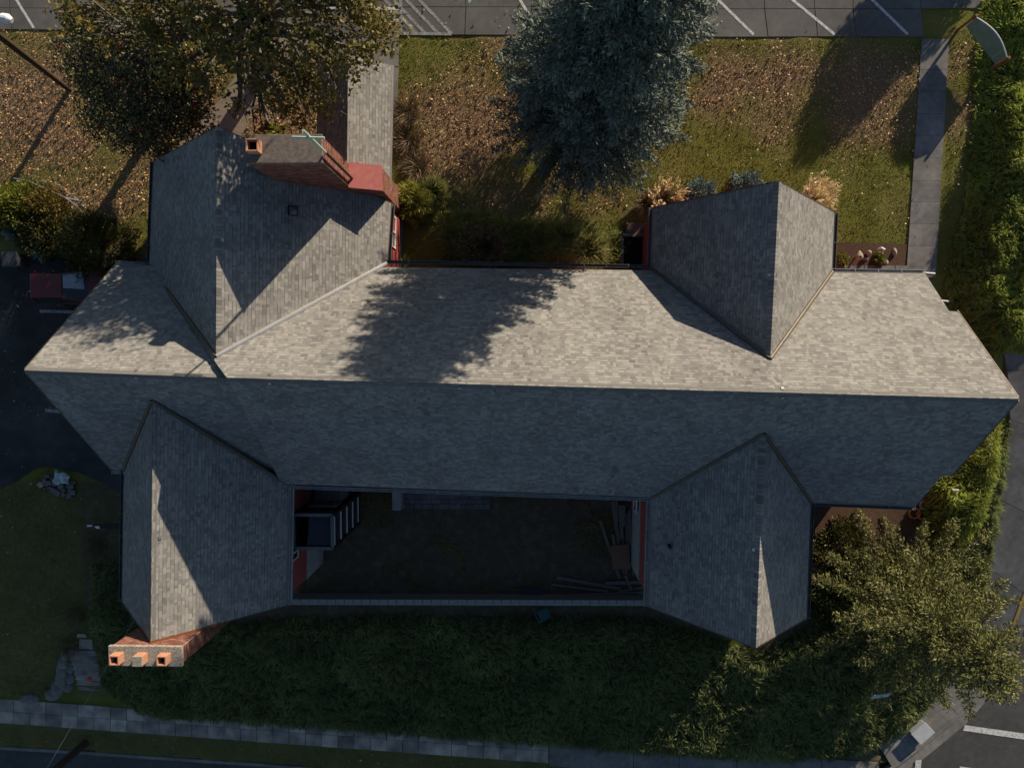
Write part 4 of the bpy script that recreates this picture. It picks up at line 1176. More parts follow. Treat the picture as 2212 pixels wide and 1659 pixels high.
# utility pole with cross arm, and the service cable to the house
up = thing('utility_pole', 'dark wooden utility pole leaning out of frame at the street verge', 'pole', at(184, 1605))
p = at(184, 1605); mb = MB(); mb.tube([p + [0, 0, -.2], p + [0, 0, 10.2]], [.19, .15], 12); obj('pole_shaft', mb, POLEW, up)
mb = MB(); mb.bar(p + [-1.2, 0, 9.6], p + [2.6, 0, 9.6], .1, .12); obj('cross_arm', mb, POLEW, up)
a = U(300, 1320, 4.2); b2 = p + np.array([2.5, 0, 9.65]); mb = MB(); pts = []
pa, pb = U(290, 1338, 4.0), U(108, 1648, 4.6)
dirv = (pb - pa) / np.linalg.norm(pb - pa)
pts = [a, pa, pa + (pb - pa) * .25, pa + (pb - pa) * .5, pa + (pb - pa) * .75, pb, pb + dirv * 4]
mb.tube(pts, .008, 5); tag(obj('service_cable', mb, CHROME), 'thin pale overhead cable running from the street to the south-west gable', 'cable')
# leaning pole with a white lamp at the top left
lp = thing('lamp_pole', 'leaning brown timber pole with a white lamp head at the upper left edge', 'pole', at(141, 188))
pb_ = at(150, 195); pm = U(0, 79, 4.6); ptop = pb_ + (pm - pb_) * 1.22
mb = MB(); mb.tube([pb_, pm, ptop], [.11, .13, .13], 10); obj('pole_shaft', mb, POLEW, lp)
lh = U(13, 40, 5.1); mb = MB(); mb.tube([ptop + [0, 0, -.15], lh + [-.25, 0, 0]], .03, 6); obj('lamp_arm', mb, CHROME, lp)
mb = MB(); mb.tube([lh + [-.22, .05, -.02], lh + [-.1, 0, .0], lh + [.08, -.03, .0], lh + [.2, -.08, -.03]], [.12, .17, .17, .09], 14); obj('lamp_head', mb, WHITE, lp)

# ------------------------------------------------------------------ west side things
# stairs down to the street, with stone border
stt = thing('garden_stairs', 'flight of grey concrete steps leading down to the street sidewalk', 'stairs', at(195, 1489))
n = 8; s0, s1 = U(178, 1404, -2.75), U(196, 1490, -3.95)
for i in range(n):
    f0, f1 = i / n, (i + .9) / n
    z_ = -2.8 - 1.15 * i / n
    ya, yb = 1404 + 86 * f0, 1404 + 86 * f1
    xl, xr = 148 + 24 * f0, 214 + 4 * f0
    P = [U(xl, ya, z_), U(xr, ya + 2, z_), U(xr, yb + 2, z_), U(xl, yb, z_)]
    mid = .35 + .3 * random.random()
    for a_, b_ in ((0, mid), (mid, 1)):
        Q_ = [P[0] + (P[1] - P[0]) * (a_ + .004), P[0] + (P[1] - P[0]) * (b_ - .004), P[3] + (P[2] - P[3]) * (b_ - .004), P[3] + (P[2] - P[3]) * (a_ + .004)]
        mb = MB(); mb.tt = random.uniform(.25, .6); mb.prism(Q_[::-1], .5); obj('step', mb, WALKC, stt, bevel=.012)
        mb = MB(); mb.tt = random.uniform(.85, .97); e0_, e1_ = Q_[3] + (Q_[0] - Q_[3]) * .13, Q_[2] + (Q_[1] - Q_[2]) * .13; mb.prism([e + np.array([0, 0, .02]) for e in (Q_[3], Q_[2], e1_, e0_)], .06); obj('nosing', mb, WALKC, stt)
for i, (px, py, r_, sc) in enumerate(((143, 1412, .32, (.7, 1, .8)), (139, 1428, .34, (.8, 1.2, .8)), (137, 1447, .42, (.6, 1.4, .8)), (134, 1468, .40, (.7, 1.3, .8)), (127, 1485, .42, (.9, 1.1, .8)), (117, 1497, .42, (1.2, .8, .8)), (66, 1508, .36, (1.4, .7, .7)), (151, 1440, .28, (.8, 1.2, .6)), (152, 1462, .3, (.8, 1.2, .6)), (147, 1482, .3, (.9, 1.0, .6)))):
    rock('border_stone', at(px, py, .05), r_, STONE, ('%s rough grey stone from the top in the curved border left of the steps' % ('first second third fourth fifth sixth x uppermost-inner middle-inner lowest-inner'.split()[i])) if i != 6 else 'low grey stone at the lawn edge, apart from the stair border', 'stone', sc, 'border stones by the steps' if i != 6 else None, seed=20 + i)
mb = MB(); c = U(192, 1467, -3.5); mb.add([c + [-.12, -.1, 0], c + [.12, -.06, .02], c + [.16, .16, .0], c + [-.02, .1, .06], c + [-.1, .05, .02]], [(0, 1, 3), (1, 2, 3), (0, 3, 4)]); tag(obj('red_cloth', mb, REDMARK), 'crumpled red cloth lying on the garden steps', 'cloth')
for q, lb in (([(168, 1368), (184, 1368), (190, 1376), (166, 1377)], 'small'), ([(172, 1379), (200, 1380), (203, 1403), (170, 1402)], 'large')):
    o = slab('path_slab', q, .04, WALKC, path, tint=.4)

# heap of paving stones, tarp, drain, pipes
cs = lambda x, y: (x * 500 / 1975 / 1.7134, (1480 + y * 420 / 1659) / 1.7134)
hs = [(500, 1210, 40, 30, 0, 2), (605, 1235, 80, 75, .6, 0), (700, 1112, 90, 55, .05, 0), (680, 1178, 60, 70, .1, 1), (745, 1205, 75, 55, -.35, 1), (790, 1155, 80, 40, -.1, 0), (820, 1225, 75, 55, -.4, 1), (700, 1235, 80, 30, -.25, 1),
      (757, 1288, 110, 60, -.35, 0), (855, 1335, 140, 80, -.45, 2), (930, 1245, 80, 70, .5, 2), (890, 1265, 90, 50, -.6, 0), (945, 1300, 80, 60, -.8, 1), (1000, 1260, 60, 70, .0, 0), (1070, 1255, 80, 65, .05, 1), (1085, 1205, 80, 40, .05, 0), (1040, 1315, 70, 80, -.2, 0), (1095, 1345, 70, 75, .1, 1), (950, 1370, 60, 60, -.5, 1), (1015, 1400, 90, 85, .25, 0), (665, 1290, 30, 30, .4, 0)]
for i, (x_, y_, w_, h_, r_, lv) in enumerate(hs):
    c = at(*cs(x_, y_), .06 + .07 * lv); k = 500 / 1975 / 1.7134 / 46.5
    mb = MB(); jj_ = [random.uniform(.85, 1.08) for _ in range(8)]
    P = [(-w_ * k / 2 * jj_[0], -h_ * k / 2 * jj_[1]), (w_ * k / 2 * jj_[2], -h_ * k / 2 * jj_[3]), (w_ * k / 2 * jj_[4], h_ * k / 2 * jj_[5]), (-w_ * k / 2 * jj_[6], h_ * k / 2 * jj_[7])]
    if i == 0: P = P[:1] + P[1:2] + [(0, h_ * k * .8)]
    R_ = Matrix.Rotation(r_, 3, 'Z') @ Matrix.Rotation(random.uniform(-.12, .12), 3, 'X')
    mb.prism([V3(c) + R_ @ Vector((a_, b_, .05)) for a_, b_ in P], .09); mb.tt = .3
    lb = {0: 'small triangular stone lying apart left of the paving heap', 1: 'buff broken stone at the left end of the paving heap', 9: 'largest slab at the lower left of the paving heap', 2: 'dark slab at the top left corner of the paving heap', 3: 'square slab below the top left slab of the paving heap', 5: 'half hidden slab beside the tarp corner in the paving heap', 7: 'thin pale slab on edge at the left of the paving heap', 8: 'dark slab directly above the largest slab of the paving heap', 10: 'pale pointed slab on top in the middle of the paving heap', 15: 'slab right behind the tarp in the paving heap', 17: 'slab at the far right of the paving heap', 19: 'lowest slab of the paving heap', 20: 'small chip of stone below the buff broken stone'}.get(i, 'grey paving stone in the heap at the driveway edge')
    tag(obj('paving_stone', mb, STONEB if i in (0, 1) else PAVE, bevel=.01), lb, 'stone', None if i in (0, 1) else 'paving stones in the heap')
# tarp: crumpled sheet
c = at(*cs(935, 1140), .22); G_ = 9; V = []; F = []
for i in range(G_):
    for j in range(G_):
        u_, v_ = i / (G_ - 1) - .5, j / (G_ - 1) - .5
        V.append((c[0] + u_ * .72 * (1 - .35 * (v_ + .5) * (u_ < 0)) + .05 * math.sin(9 * v_), c[1] + v_ * .5 + .18 * (u_ < -.2) * (v_ > 0) + .05 * math.sin(7 * u_), c[2] + .10 * math.sin(6 * u_ + 8 * v_) * math.cos(5 * v_ - 4 * u_) + .04 * random.random()))
for i in range(G_ - 1):
    for j in range(G_ - 1): F.append((i * G_ + j, (i + 1) * G_ + j, (i + 1) * G_ + j + 1, i * G_ + j + 1))
mb = MB(); mb.add(V, F); tag(obj('tarp', mb, TARP), 'crumpled pale blue tarp lying on the paving heap', 'tarp')
gt = thing('drain_grate', 'square iron drain grate at the left edge of the driveway', 'grate', at(4, 893))
P = [at(-10, 878), at(15, 878), at(16, 909), at(-10, 909)]; mb = MB(); mb.prism([p + np.array([0, 0, .03]) for p in P[::-1]], .03); obj('pit_shade', mb, SOOTSHADE, gt)  # black sheet under the bars, the drain's shade put into its colour
for i in range(9):
    f = (i + .5) / 9; a, b2 = P[0] + (P[3] - P[0]) * f, P[1] + (P[2] - P[1]) * f; mb = MB(); mb.bar(a + [0, 0, .04], b2 + [0, 0, .04], .035, .02); obj('bar', mb, BLACKM, gt)
for (pa_, pb2, lb) in (((196, 1133), (290, 1128), 'upper of the dark pipes sticking out from under the eave'), ((212, 1134), (290, 1133), 'middle of the dark pipes sticking out from under the eave'), ((215, 1137), (290, 1137), 'lower of the dark pipes sticking out from under the eave')):
    pi_ = thing('pipe', lb, 'pipe', at(*pa_), 'dark pipes on the ground'); a, b2 = at(*pa_, .25), at(*pb2, .3)
    mb = MB(); mb.tube([a + (b2 - a) * .12, b2], .035, 8); obj('pipe_body', mb, BLACKM, pi_)
    mb = MB(); mb.tube([a, a + (b2 - a) * .12], .038, 8); obj('pipe_end', mb, WHITE, pi_)

# metal rail and edging stones along the upper lawn
rl = thing('rail', 'bent grey metal rail along the stone edging below the left lawn', 'rail', at(120, 420))
mb = MB(); mb.tube([U(30, 386, .5), U(60, 392, .55), U(140, 427, .5), U(165, 445, .45), U(185, 469, .3)], .035, 8); obj('top_bar', mb, CHROME, rl)
mb = MB(); mb.tube([U(140, 427, .5), U(170, 434, .3), U(178, 436, .0)], .03, 8); obj('brace', mb, CHROME, rl)
for px, py in ((70, 398), (140, 428)):
    p = U(px, py, .5); mb = MB(); mb.tube([p, [p[0], p[1], float(zg(p[0], p[1]))]], .03, 6); obj('post', mb, CHROME, rl)
for i, (px, py, r_) in enumerate(((68, 392, .22), (88, 401, .24), (112, 410, .26), (130, 420, .22), (142, 428, .22), (156, 440, .26), (172, 452, .26), (185, 465, .2))):
    rock('edging_stone', at(px + 6, py - 8, -.02), r_ * .62, STONE, '%s grey flat stone from the left in the edging beside the grey rail' % 'first second third fourth fifth sixth seventh last'.split()[i], 'stone', (1.3, .8, .5), 'edging stones by the rail', seed=50 + i)

# planter
pl_ = thing('planter', 'tall slate grey planter box by the driveway', 'planter', at(52, 572))
p = at(56, 576); mb = MB(); R_ = Matrix.Rotation(.03, 3, 'Z')
zb_ = p[2]
def quadbox(c, b, t_, h):
    m2 = MB(); m2.add([(c[0] - b, c[1] - b, zb_), (c[0] + b, c[1] - b, zb_), (c[0] + b, c[1] + b, zb_), (c[0] - b, c[1] + b, zb_), (c[0] - t_, c[1] - t_, zb_ + h), (c[0] + t_, c[1] - t_, zb_ + h), (c[0] + t_, c[1] + t_, zb_ + h), (c[0] - t_, c[1] + t_, zb_ + h)],
                      [(0, 3, 2, 1), (4, 5, 6, 7), (0, 1, 5, 4), (1, 2, 6, 5), (2, 3, 7, 6), (3, 0, 4, 7)]); return m2
obj('box', quadbox((p[0] - .1, p[1] + .2), .25, .28, .8), PLANTER, pl_, bevel=.02)
mb = MB(); mb.box((p[0] - .1, p[1] + .2, zb_ + .83), (.62, .62, .06)); obj('rim', mb, PLANTER, pl_)
mb = MB(); mb.bar((p[0] - .34, p[1] - .1, zb_ + .05), (p[0] + .14, p[1] - .1, zb_ + .78), .03, .03); obj('brace', mb, BLACKM, pl_)

# small red car
cr_ = at(120, 655); zc0 = cr_[2]
car = thing('car', 'small faded red hatchback parked beside the house wall', 'car', (cr_[0], cr_[1], zc0))
cx0 = U(82, 640, zc0 + .8)[0]; cyc = (U(110, 594, zc0 + 1.38)[1] + U(110, 641, zc0 + 1.38)[1]) / 2
Lc, hw = 3.5, .74
def sect(x, w, z): return [(cx0 + x, cyc - w, zc0 + z), (cx0 + x, cyc + w, zc0 + z)]
prof = [(0, .66, .35), (0.0, .68, .75), (.06, .72, .85), (2.35, .74, .88), (3.3, .70, .72), (Lc, .62, .6), (Lc, .6, .3), (0, .66, .3)]
bm = bmesh.new(); A = []; B = []
for x_, w_, z_ in prof:
    a, b2 = sect(x_, w_, z_); A.append(bm.verts.new(a)); B.append(bm.verts.new(b2))
bm.faces.new(A[::-1]); bm.faces.new(B)
for i in range(len(A)): bm.faces.new((A[i], A[(i + 1) % len(A)], B[(i + 1) % len(A)], B[i]))
bmesh.ops.recalc_face_normals(bm, faces=bm.faces[:])
me_ = bpy.data.meshes.new('body'); bm.to_mesh(me_); bm.free(); ob = link('body', me_, CARRED, car); bv = ob.modifiers.new('bevel', 'BEVEL'); bv.width = .05; bv.segments = 3
rx0, rx1, rw = .10, 1.42, .50
mb = MB(); mb.prism([(cx0 + rx0, cyc - rw, zc0 + 1.40), (cx0 + rx1, cyc - rw + .02, zc0 + 1.40), (cx0 + rx1, cyc + rw - .02, zc0 + 1.40), (cx0 + rx0, cyc + rw, zc0 + 1.40)], .05); obj('roof', mb, CARRED, car, bevel=.02)
g0 = [(cx0 + .03, cyc - .70, zc0 + .86), (cx0 + 2.2, cyc - .70, zc0 + .88), (cx0 + 2.2, cyc + .70, zc0 + .88), (cx0 + .03, cyc + .70, zc0 + .86)]
g1 = [(cx0 + rx0 + .03, cyc - rw + .03, zc0 + 1.35), (cx0 + rx1 - .02, cyc - rw + .03, zc0 + 1.35), (cx0 + rx1 - .02, cyc + rw - .03, zc0 + 1.35), (cx0 + rx0 + .03, cyc + rw - .03, zc0 + 1.35)]
for nm_, ids in (('side_window', (0, 1)), ('windscreen', (1, 2)), ('side_window', (2, 3)), ('rear_window', (3, 0))):
    a_, b_ = ids; mb = MB(); mb.add([g0[a_], g0[b_], g1[b_], g1[a_]], [(0, 1, 2, 3)]); obj(nm_, mb, GLASS, car)
ws = lambda u_, v_: np.array(g0[1]) * (1 - u_) * (1 - v_) + np.array(g0[2]) * u_ * (1 - v_) + np.array(g1[2]) * u_ * v_ + np.array(g1[1]) * (1 - u_) * v_ + np.array([.006, 0, .012])
mb = MB(); mb.add([ws(.42, .12), ws(.97, .22), ws(.97, .95), ws(.40, .95)], [(0, 1, 2, 3)]); sh_ = obj('sunshade', mb, SHADE, car)
for i in range(4):
    mb = MB(); mb.bar(np.array(g0[i]) + [0, 0, .01], np.array(g1[i]) + [0, 0, .03], .06, .05); obj('pillar', mb, CARRED, car)
for x_ in (.65, 2.75):
    for s_ in (-1, 1):
        mb = MB(); mb.tube([(cx0 + x_, cyc + s_ * .52, zc0 + .28), (cx0 + x_, cyc + s_ * .73, zc0 + .28)], .28, 16); wh = obj('wheel', mb, RUBBER, car)
        mb = MB(); mb.tube([(cx0 + x_, cyc + s_ * .70, zc0 + .28), (cx0 + x_, cyc + s_ * .745, zc0 + .28)], .16, 12); obj('rim', mb, CHROME, wh)
for s_ in (-1, 1):
    mb = MB(); mb.box((cx0 + Lc + .01, cyc + s_ * .42, zc0 + .52), (.05, .22, .12)); obj('headlight', mb, CHROME, car)
    mb = MB(); mb.box((cx0 - .012, cyc + s_ * .56, zc0 + .66), (.04, .12, .2)); obj('tail_light', mb, HOSER, car)
    mb = MB(); mb.bar((cx0 + .1, cyc + s_ * .735, zc0 + .70), (cx0 + 3.0, cyc + s_ * .735, zc0 + .68), .02, .04); obj('side_trim', mb, BLACKM, car)
mb = MB(); mb.box((cx0 - .06, cyc, zc0 + .42), (.12, 1.3, .14)); obj('bumper', mb, BLACKM, car, bevel=.03)

# street corner: cabinet, street signs
cb = thing('utility_cabinet', 'white metal utility cabinet on the corner sidewalk', 'cabinet', at(1985, 1572))
c = at(1984, 1574); mb = MB(); R_ = Matrix.Rotation(.75, 3, 'Z'); mb.box(c + [0, 0, .2], (.82, .62, .36), R_); obj('housing', mb, CABW, cb, bevel=.02)
mb = MB(); mb.box(c + [0, 0, .40], (.9, .7, .05), R_); obj('lid', mb, CABW, cb, bevel=.01)
ss_ = thing('street_sign', 'white street sign on a post hidden in the fir branches', 'sign', at(1880, 1480))
c = U(1905, 1505, .5); mb = MB(); mb.tube([[c[0], c[1], -4.0], c], .03, 8); obj('post', mb, CHROME, ss_)
mb = MB(); mb.box(c + [0, 0, -.1], (.75, .04, .5), Matrix.Rotation(.15, 3, 'Z') @ Matrix.Rotation(-.7, 3, 'X')); obj('plate', mb, CABW, ss_)
ss_ = thing('street_sign', 'rounded white sign at the right edge beyond the fir branch tips', 'sign', at(2160, 1400))
c = U(2193, 1430, -1.0); mb = MB(); mb.tube([[c[0], c[1], -3.9], c], .03, 8); obj('post', mb, CHROME, ss_)
mb = MB(); mb.tube([c + [0, -.02, 0], c + [.03, .02, .03]], .15, 16); obj('plate', mb, CABW, ss_)

# ------------------------------------------------------------------ vegetation
def cluster_mesh(parts):
    V = []; F3 = []; F4 = []; t3 = []; t4 = []; o = 0
    for v, fs, t_ in parts:
        V.append(v)
        if not isinstance(fs, list): fs = [fs]
        k = 0
        for f in fs:
            (F3 if f.shape[1] == 3 else F4).append(f + o); (t3 if f.shape[1] == 3 else t4).append(t_[k:k + len(f)]); k += len(f)
        o += len(v)
    faces = []; tt = []
    if F4: faces.append(np.concatenate(F4)); tt.append(np.concatenate(t4))
    if F3: faces.append(np.concatenate(F3)); tt.append(np.concatenate(t3))
    return np.concatenate(V), faces, np.concatenate(tt)

def foliage(name, parts, m, parent=None, kind=None):
    V, F, t_ = cluster_mesh(parts)
    o = link(name, fmesh(name, V, F, np.clip(t_, 0.002, .998)), m, parent)
    if kind: tag(o, kind=kind)
    return o

def mound(poly, height, edge, dens, length, width, droop, tilt=(0, 0), clump=.9, lean=.9, core_h=.6):
    """leafy mat over a polygon: heights follow a lumpy surface. returns core mesh and blades"""
    poly = np.asarray(poly)[:, :2]
    def hfun(P):
        e = sst(0, edge, edgedist(P, poly))
        lump = .45 + .75 * vnoise(P[:, 0], P[:, 1], clump) * .6 + .4 * vnoise(P[:, 0] + 9, P[:, 1], clump * 3.1)
        return height * e * lump
    P = sample(poly, dens)
    n = len(P); h = hfun(P)
    e = .05
    gx_ = (hfun(P + [e, 0]) - h) / e; gy_ = (hfun(P + [0, e]) - h) / e
    zs = zg(P[:, 0], P[:, 1])
    B = np.stack([P[:, 0], P[:, 1], zs + h * (.55 + .45 * rng.random(n))], 1)
    a = rng.random(n) * 2 * np.pi
    # neighbouring blades lean alike, in tufts
    ta = vnoise(P[:, 0], P[:, 1], .35) * 9.0 + a * .22
    D = np.stack([np.cos(ta) * lean - gx_ * .7 + tilt[0], np.sin(ta) * lean - gy_ * .7 + tilt[1], .55 + .5 * rng.random(n)], 1)
    tn = .12 + .55 * vnoise(P[:, 0], P[:, 1], 1.4) * rng.random(n) + .35 * rng.random(n) * vnoise(P[:, 0] + 5, P[:, 1], .5)
    bl = blades(B, D, length, width, droop, tn)
    # core
    lo, hi = poly.min(0), poly.max(0); r_ = .3
    xs_ = np.arange(lo[0], hi[0] + r_, r_); ys_ = np.arange(lo[1], hi[1] + r_, r_)
    X, Y = np.meshgrid(xs_, ys_); G2 = np.stack([X.ravel(), Y.ravel()], 1); ins = inpoly(G2, poly)
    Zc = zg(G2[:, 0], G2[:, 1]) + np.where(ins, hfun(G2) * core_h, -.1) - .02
    I = np.arange(len(G2)).reshape(X.shape); q = np.stack([I[:-1, :-1], I[:-1, 1:], I[1:, 1:], I[1:, :-1]], -1).reshape(-1, 4)
    q = q[ins[q].any(1)]
    return bl, (np.column_stack([G2, Zc]), q)

# long bank of strap-leaved groundcover
bankP = [(205, 1215), (262, 1215), (262, 1325), (440, 1352), (622, 1335), (640, 1335), (820, 1328), (1000, 1330), (1390, 1330), (1450, 1350), (1640, 1405), (1760, 1345), (1850, 1330), (1960, 1290), (2020, 1230), (2040, 1120), (2038, 1060), (2070, 1020), (2180, 912), (2158, 1080),
         (2135, 1230), (2112, 1300), (2078, 1400), (2020, 1500), (1955, 1572), (1890, 1610), (1800, 1632), (1700, 1638), (1400, 1622), (1212, 1606), (1000, 1590), (800, 1575), (600, 1560), (420, 1548), (330, 1542), (285, 1525), (245, 1500), (222, 1465), (213, 1400), (205, 1360)]
bank = [at(*p) for p in bankP]
bl, core = mound(bank, .55, .5, 420, .38, .035, .55, tilt=(0, -.35), clump=.8)
gc = foliage('groundcover', [bl], L_STRAP, kind='stuff'); tag(gc, 'dark green strap-leaved groundcover on the bank below the house', 'groundcover')
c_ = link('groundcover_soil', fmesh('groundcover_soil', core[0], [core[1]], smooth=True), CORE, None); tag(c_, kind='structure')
# clipped hedge along the east side
hedP = [U(2158, -60, 1.0), U(2148, 60, 1.0), U(2140, 150, .9), U(2128, 260, .8), U(2112, 400, .7), U(2095, 520, .6), U(2080, 640, .5), U(2082, 680, .4), U(2140, 745, .2), U(2176, 772, .1), U(2290, 760, 0), U(2340, -80, 0)]
hd = thing('hedge', 'tall leafy green hedge along the walkway on the right edge', 'hedge', at(2150, 400))
bl, core = mound(hedP, .85, 1.7, 900, .26, .032, .45, tilt=(-.1, 0), clump=.7, lean=.8, core_h=.75)
foliage('foliage', [bl], L_HEDGE, hd)
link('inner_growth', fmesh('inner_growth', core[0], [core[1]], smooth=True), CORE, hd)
hd = thing('hedge', 'low leafy green hedge between the house end and the side sidewalk', 'hedge', at(2090, 1040))
hp2 = [U(2180, 908, -1.2), U(2130, 950, -1.2), U(2060, 1015, -1.5), U(2020, 1050, -1.6), U(2016, 1120, -1.8), U(2040, 1190, -2), U(2100, 1190, -2.3), U(2135, 1120, -2.3), U(2160, 1010, -2)]
bl, core = mound(hp2, 1.0, .7, 800, .28, .034, .5, tilt=(-.05, -.2), clump=.8, lean=.8, core_h=.75)
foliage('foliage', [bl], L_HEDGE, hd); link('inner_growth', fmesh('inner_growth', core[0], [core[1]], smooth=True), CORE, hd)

# lawns: blades and fallen leaves
lawnN = [(864, 82), (1990, 86), (1957, 525), (1800, 522), (1800, 585), (1410, 585), (1340, 480), (1330, 580), (865, 570), (850, 300), (862, 200)]
lawnL = [(-60, 66), (700, 66), (560, 90), (480, 200), (370, 330), (330, 350), (322, 560), (200, 500), (60, 395), (-60, 380)]
lawnL2 = [(690, 100), (748, 160), (690, 250), (690, 330), (530, 290), (560, 180), (620, 80)]
strip = [(2052, 70), (2150, 50), (2095, 560), (2022, 600)]
lawnS = [(-60, 1062), (40, 1046), (100, 1014), (175, 1028), (262, 1075), (262, 1215), (205, 1215), (200, 1370), (150, 1400), (135, 1490), (100, 1505), (-60, 1505)]
verge = [(-60, 1565), (400, 1592), (1220, 1650), (1500, 1672), (1500, 1715), (900, 1672), (300, 1626), (-60, 1602)]
court = [(640, 1060), (1380, 1075), (1380, 1285), (640, 1285)]
edge_ = [(868, 400), (965, 440), (990, 560), (866, 566)]
GP = []
def grass(polyP, dens, length, lo=0., hi=1., wid=.018, lt=True):
    P = sample([at(*p) for p in polyP], dens)
    if lt:
        P = P[rng.random(len(P)) > litter(P) * .75]
    n = len(P)
    D = np.column_stack([rng.normal(size=(n, 2)) * .55, np.ones(n)])
    B = np.column_stack([P, zg(P[:, 0], P[:, 1]) - .01])
    tn = lo + (hi - lo) * np.clip(.15 + .9 * (vnoise(P[:, 0], P[:, 1], 1.6) * .6 + vnoise(P[:, 0], P[:, 1], .45) * .4 - .2) + .35 * rng.random(n), 0, 1)
    GP.append(blades(B, D, length, wid, .35, tn))
grass(lawnN, 330, .085); grass(lawnL, 260, .085); grass(lawnL2, 200, .08); grass(strip, 330, .085)
grass(lawnS, 200, .10, -.15, .6); grass(verge, 200, .08, .0, .8); grass(court, 45, .07, .5, 1.)
Pc = sample([at(*p) for p in court], 420); Pc = Pc[vnoise(Pc[:, 0], Pc[:, 1], 1.1) + .3 * vnoise(Pc[:, 0], Pc[:, 1], .3) > .86]
GP.append(blades(np.column_stack([Pc, zg(Pc[:, 0], Pc[:, 1])]), np.column_stack([rng.normal(size=(len(Pc), 2)), np.full(len(Pc), .7)]), .13, .02, .4, np.full(len(Pc), .95)))
go = foliage('grass', GP, L_GRASS, kind='stuff'); tag(go, 'short autumn lawn grass around the house', 'grass')
LP = []
def fallen(polyP, dens, base=.12, size=.075, use=True, off=.045):
    P = sample([at(*p) for p in polyP], dens)
    pr_ = (base + litter(P)) if use else np.full(len(P), base)
    P = P[rng.random(len(P)) < pr_]
    n = len(P)
    C = np.column_stack([P, zg(P[:, 0], P[:, 1]) + off + .04 * rng.random(n)])
    LP.append(leaves(C, size * rng.choice([.6, .8, 1., 1.35], n, p=[.3, .3, .25, .15]), rng.beta(1.3, 1.6, n), up=.55, aspect=.7))
fallen(lawnN, 170, .035); fallen(lawnL, 180, .10); fallen(lawnL2, 160, .3); fallen(strip, 130, .08)
fallen(lawnS, 25, .12); fallen(verge, 12, .3, .09)
fallen([(870, -30), (2080, -30), (2080, 78), (870, 76)], 3.0, .45, .085, use=False, off=.04)
fallen([(-60, 600), (240, 600), (240, 900), (-60, 900)], 16, .3, .075, use=False, off=.07)
fallen(court, 3, .3, .06, use=False)
fallen([(0, 900), (240, 900), (240, 1000), (0, 1040)], 3, .3, .06, use=False, off=.07)
fallen([(1960, 86), (2040, 90), (2010, 570), (1960, 570)], 3, .35, .07, use=False, off=.06)
lo_ = foliage('fallen_leaves', LP, L_LITTER, kind='stuff'); tag(lo_, 'brown fallen autumn leaves scattered over lawns and paving', 'leaves')

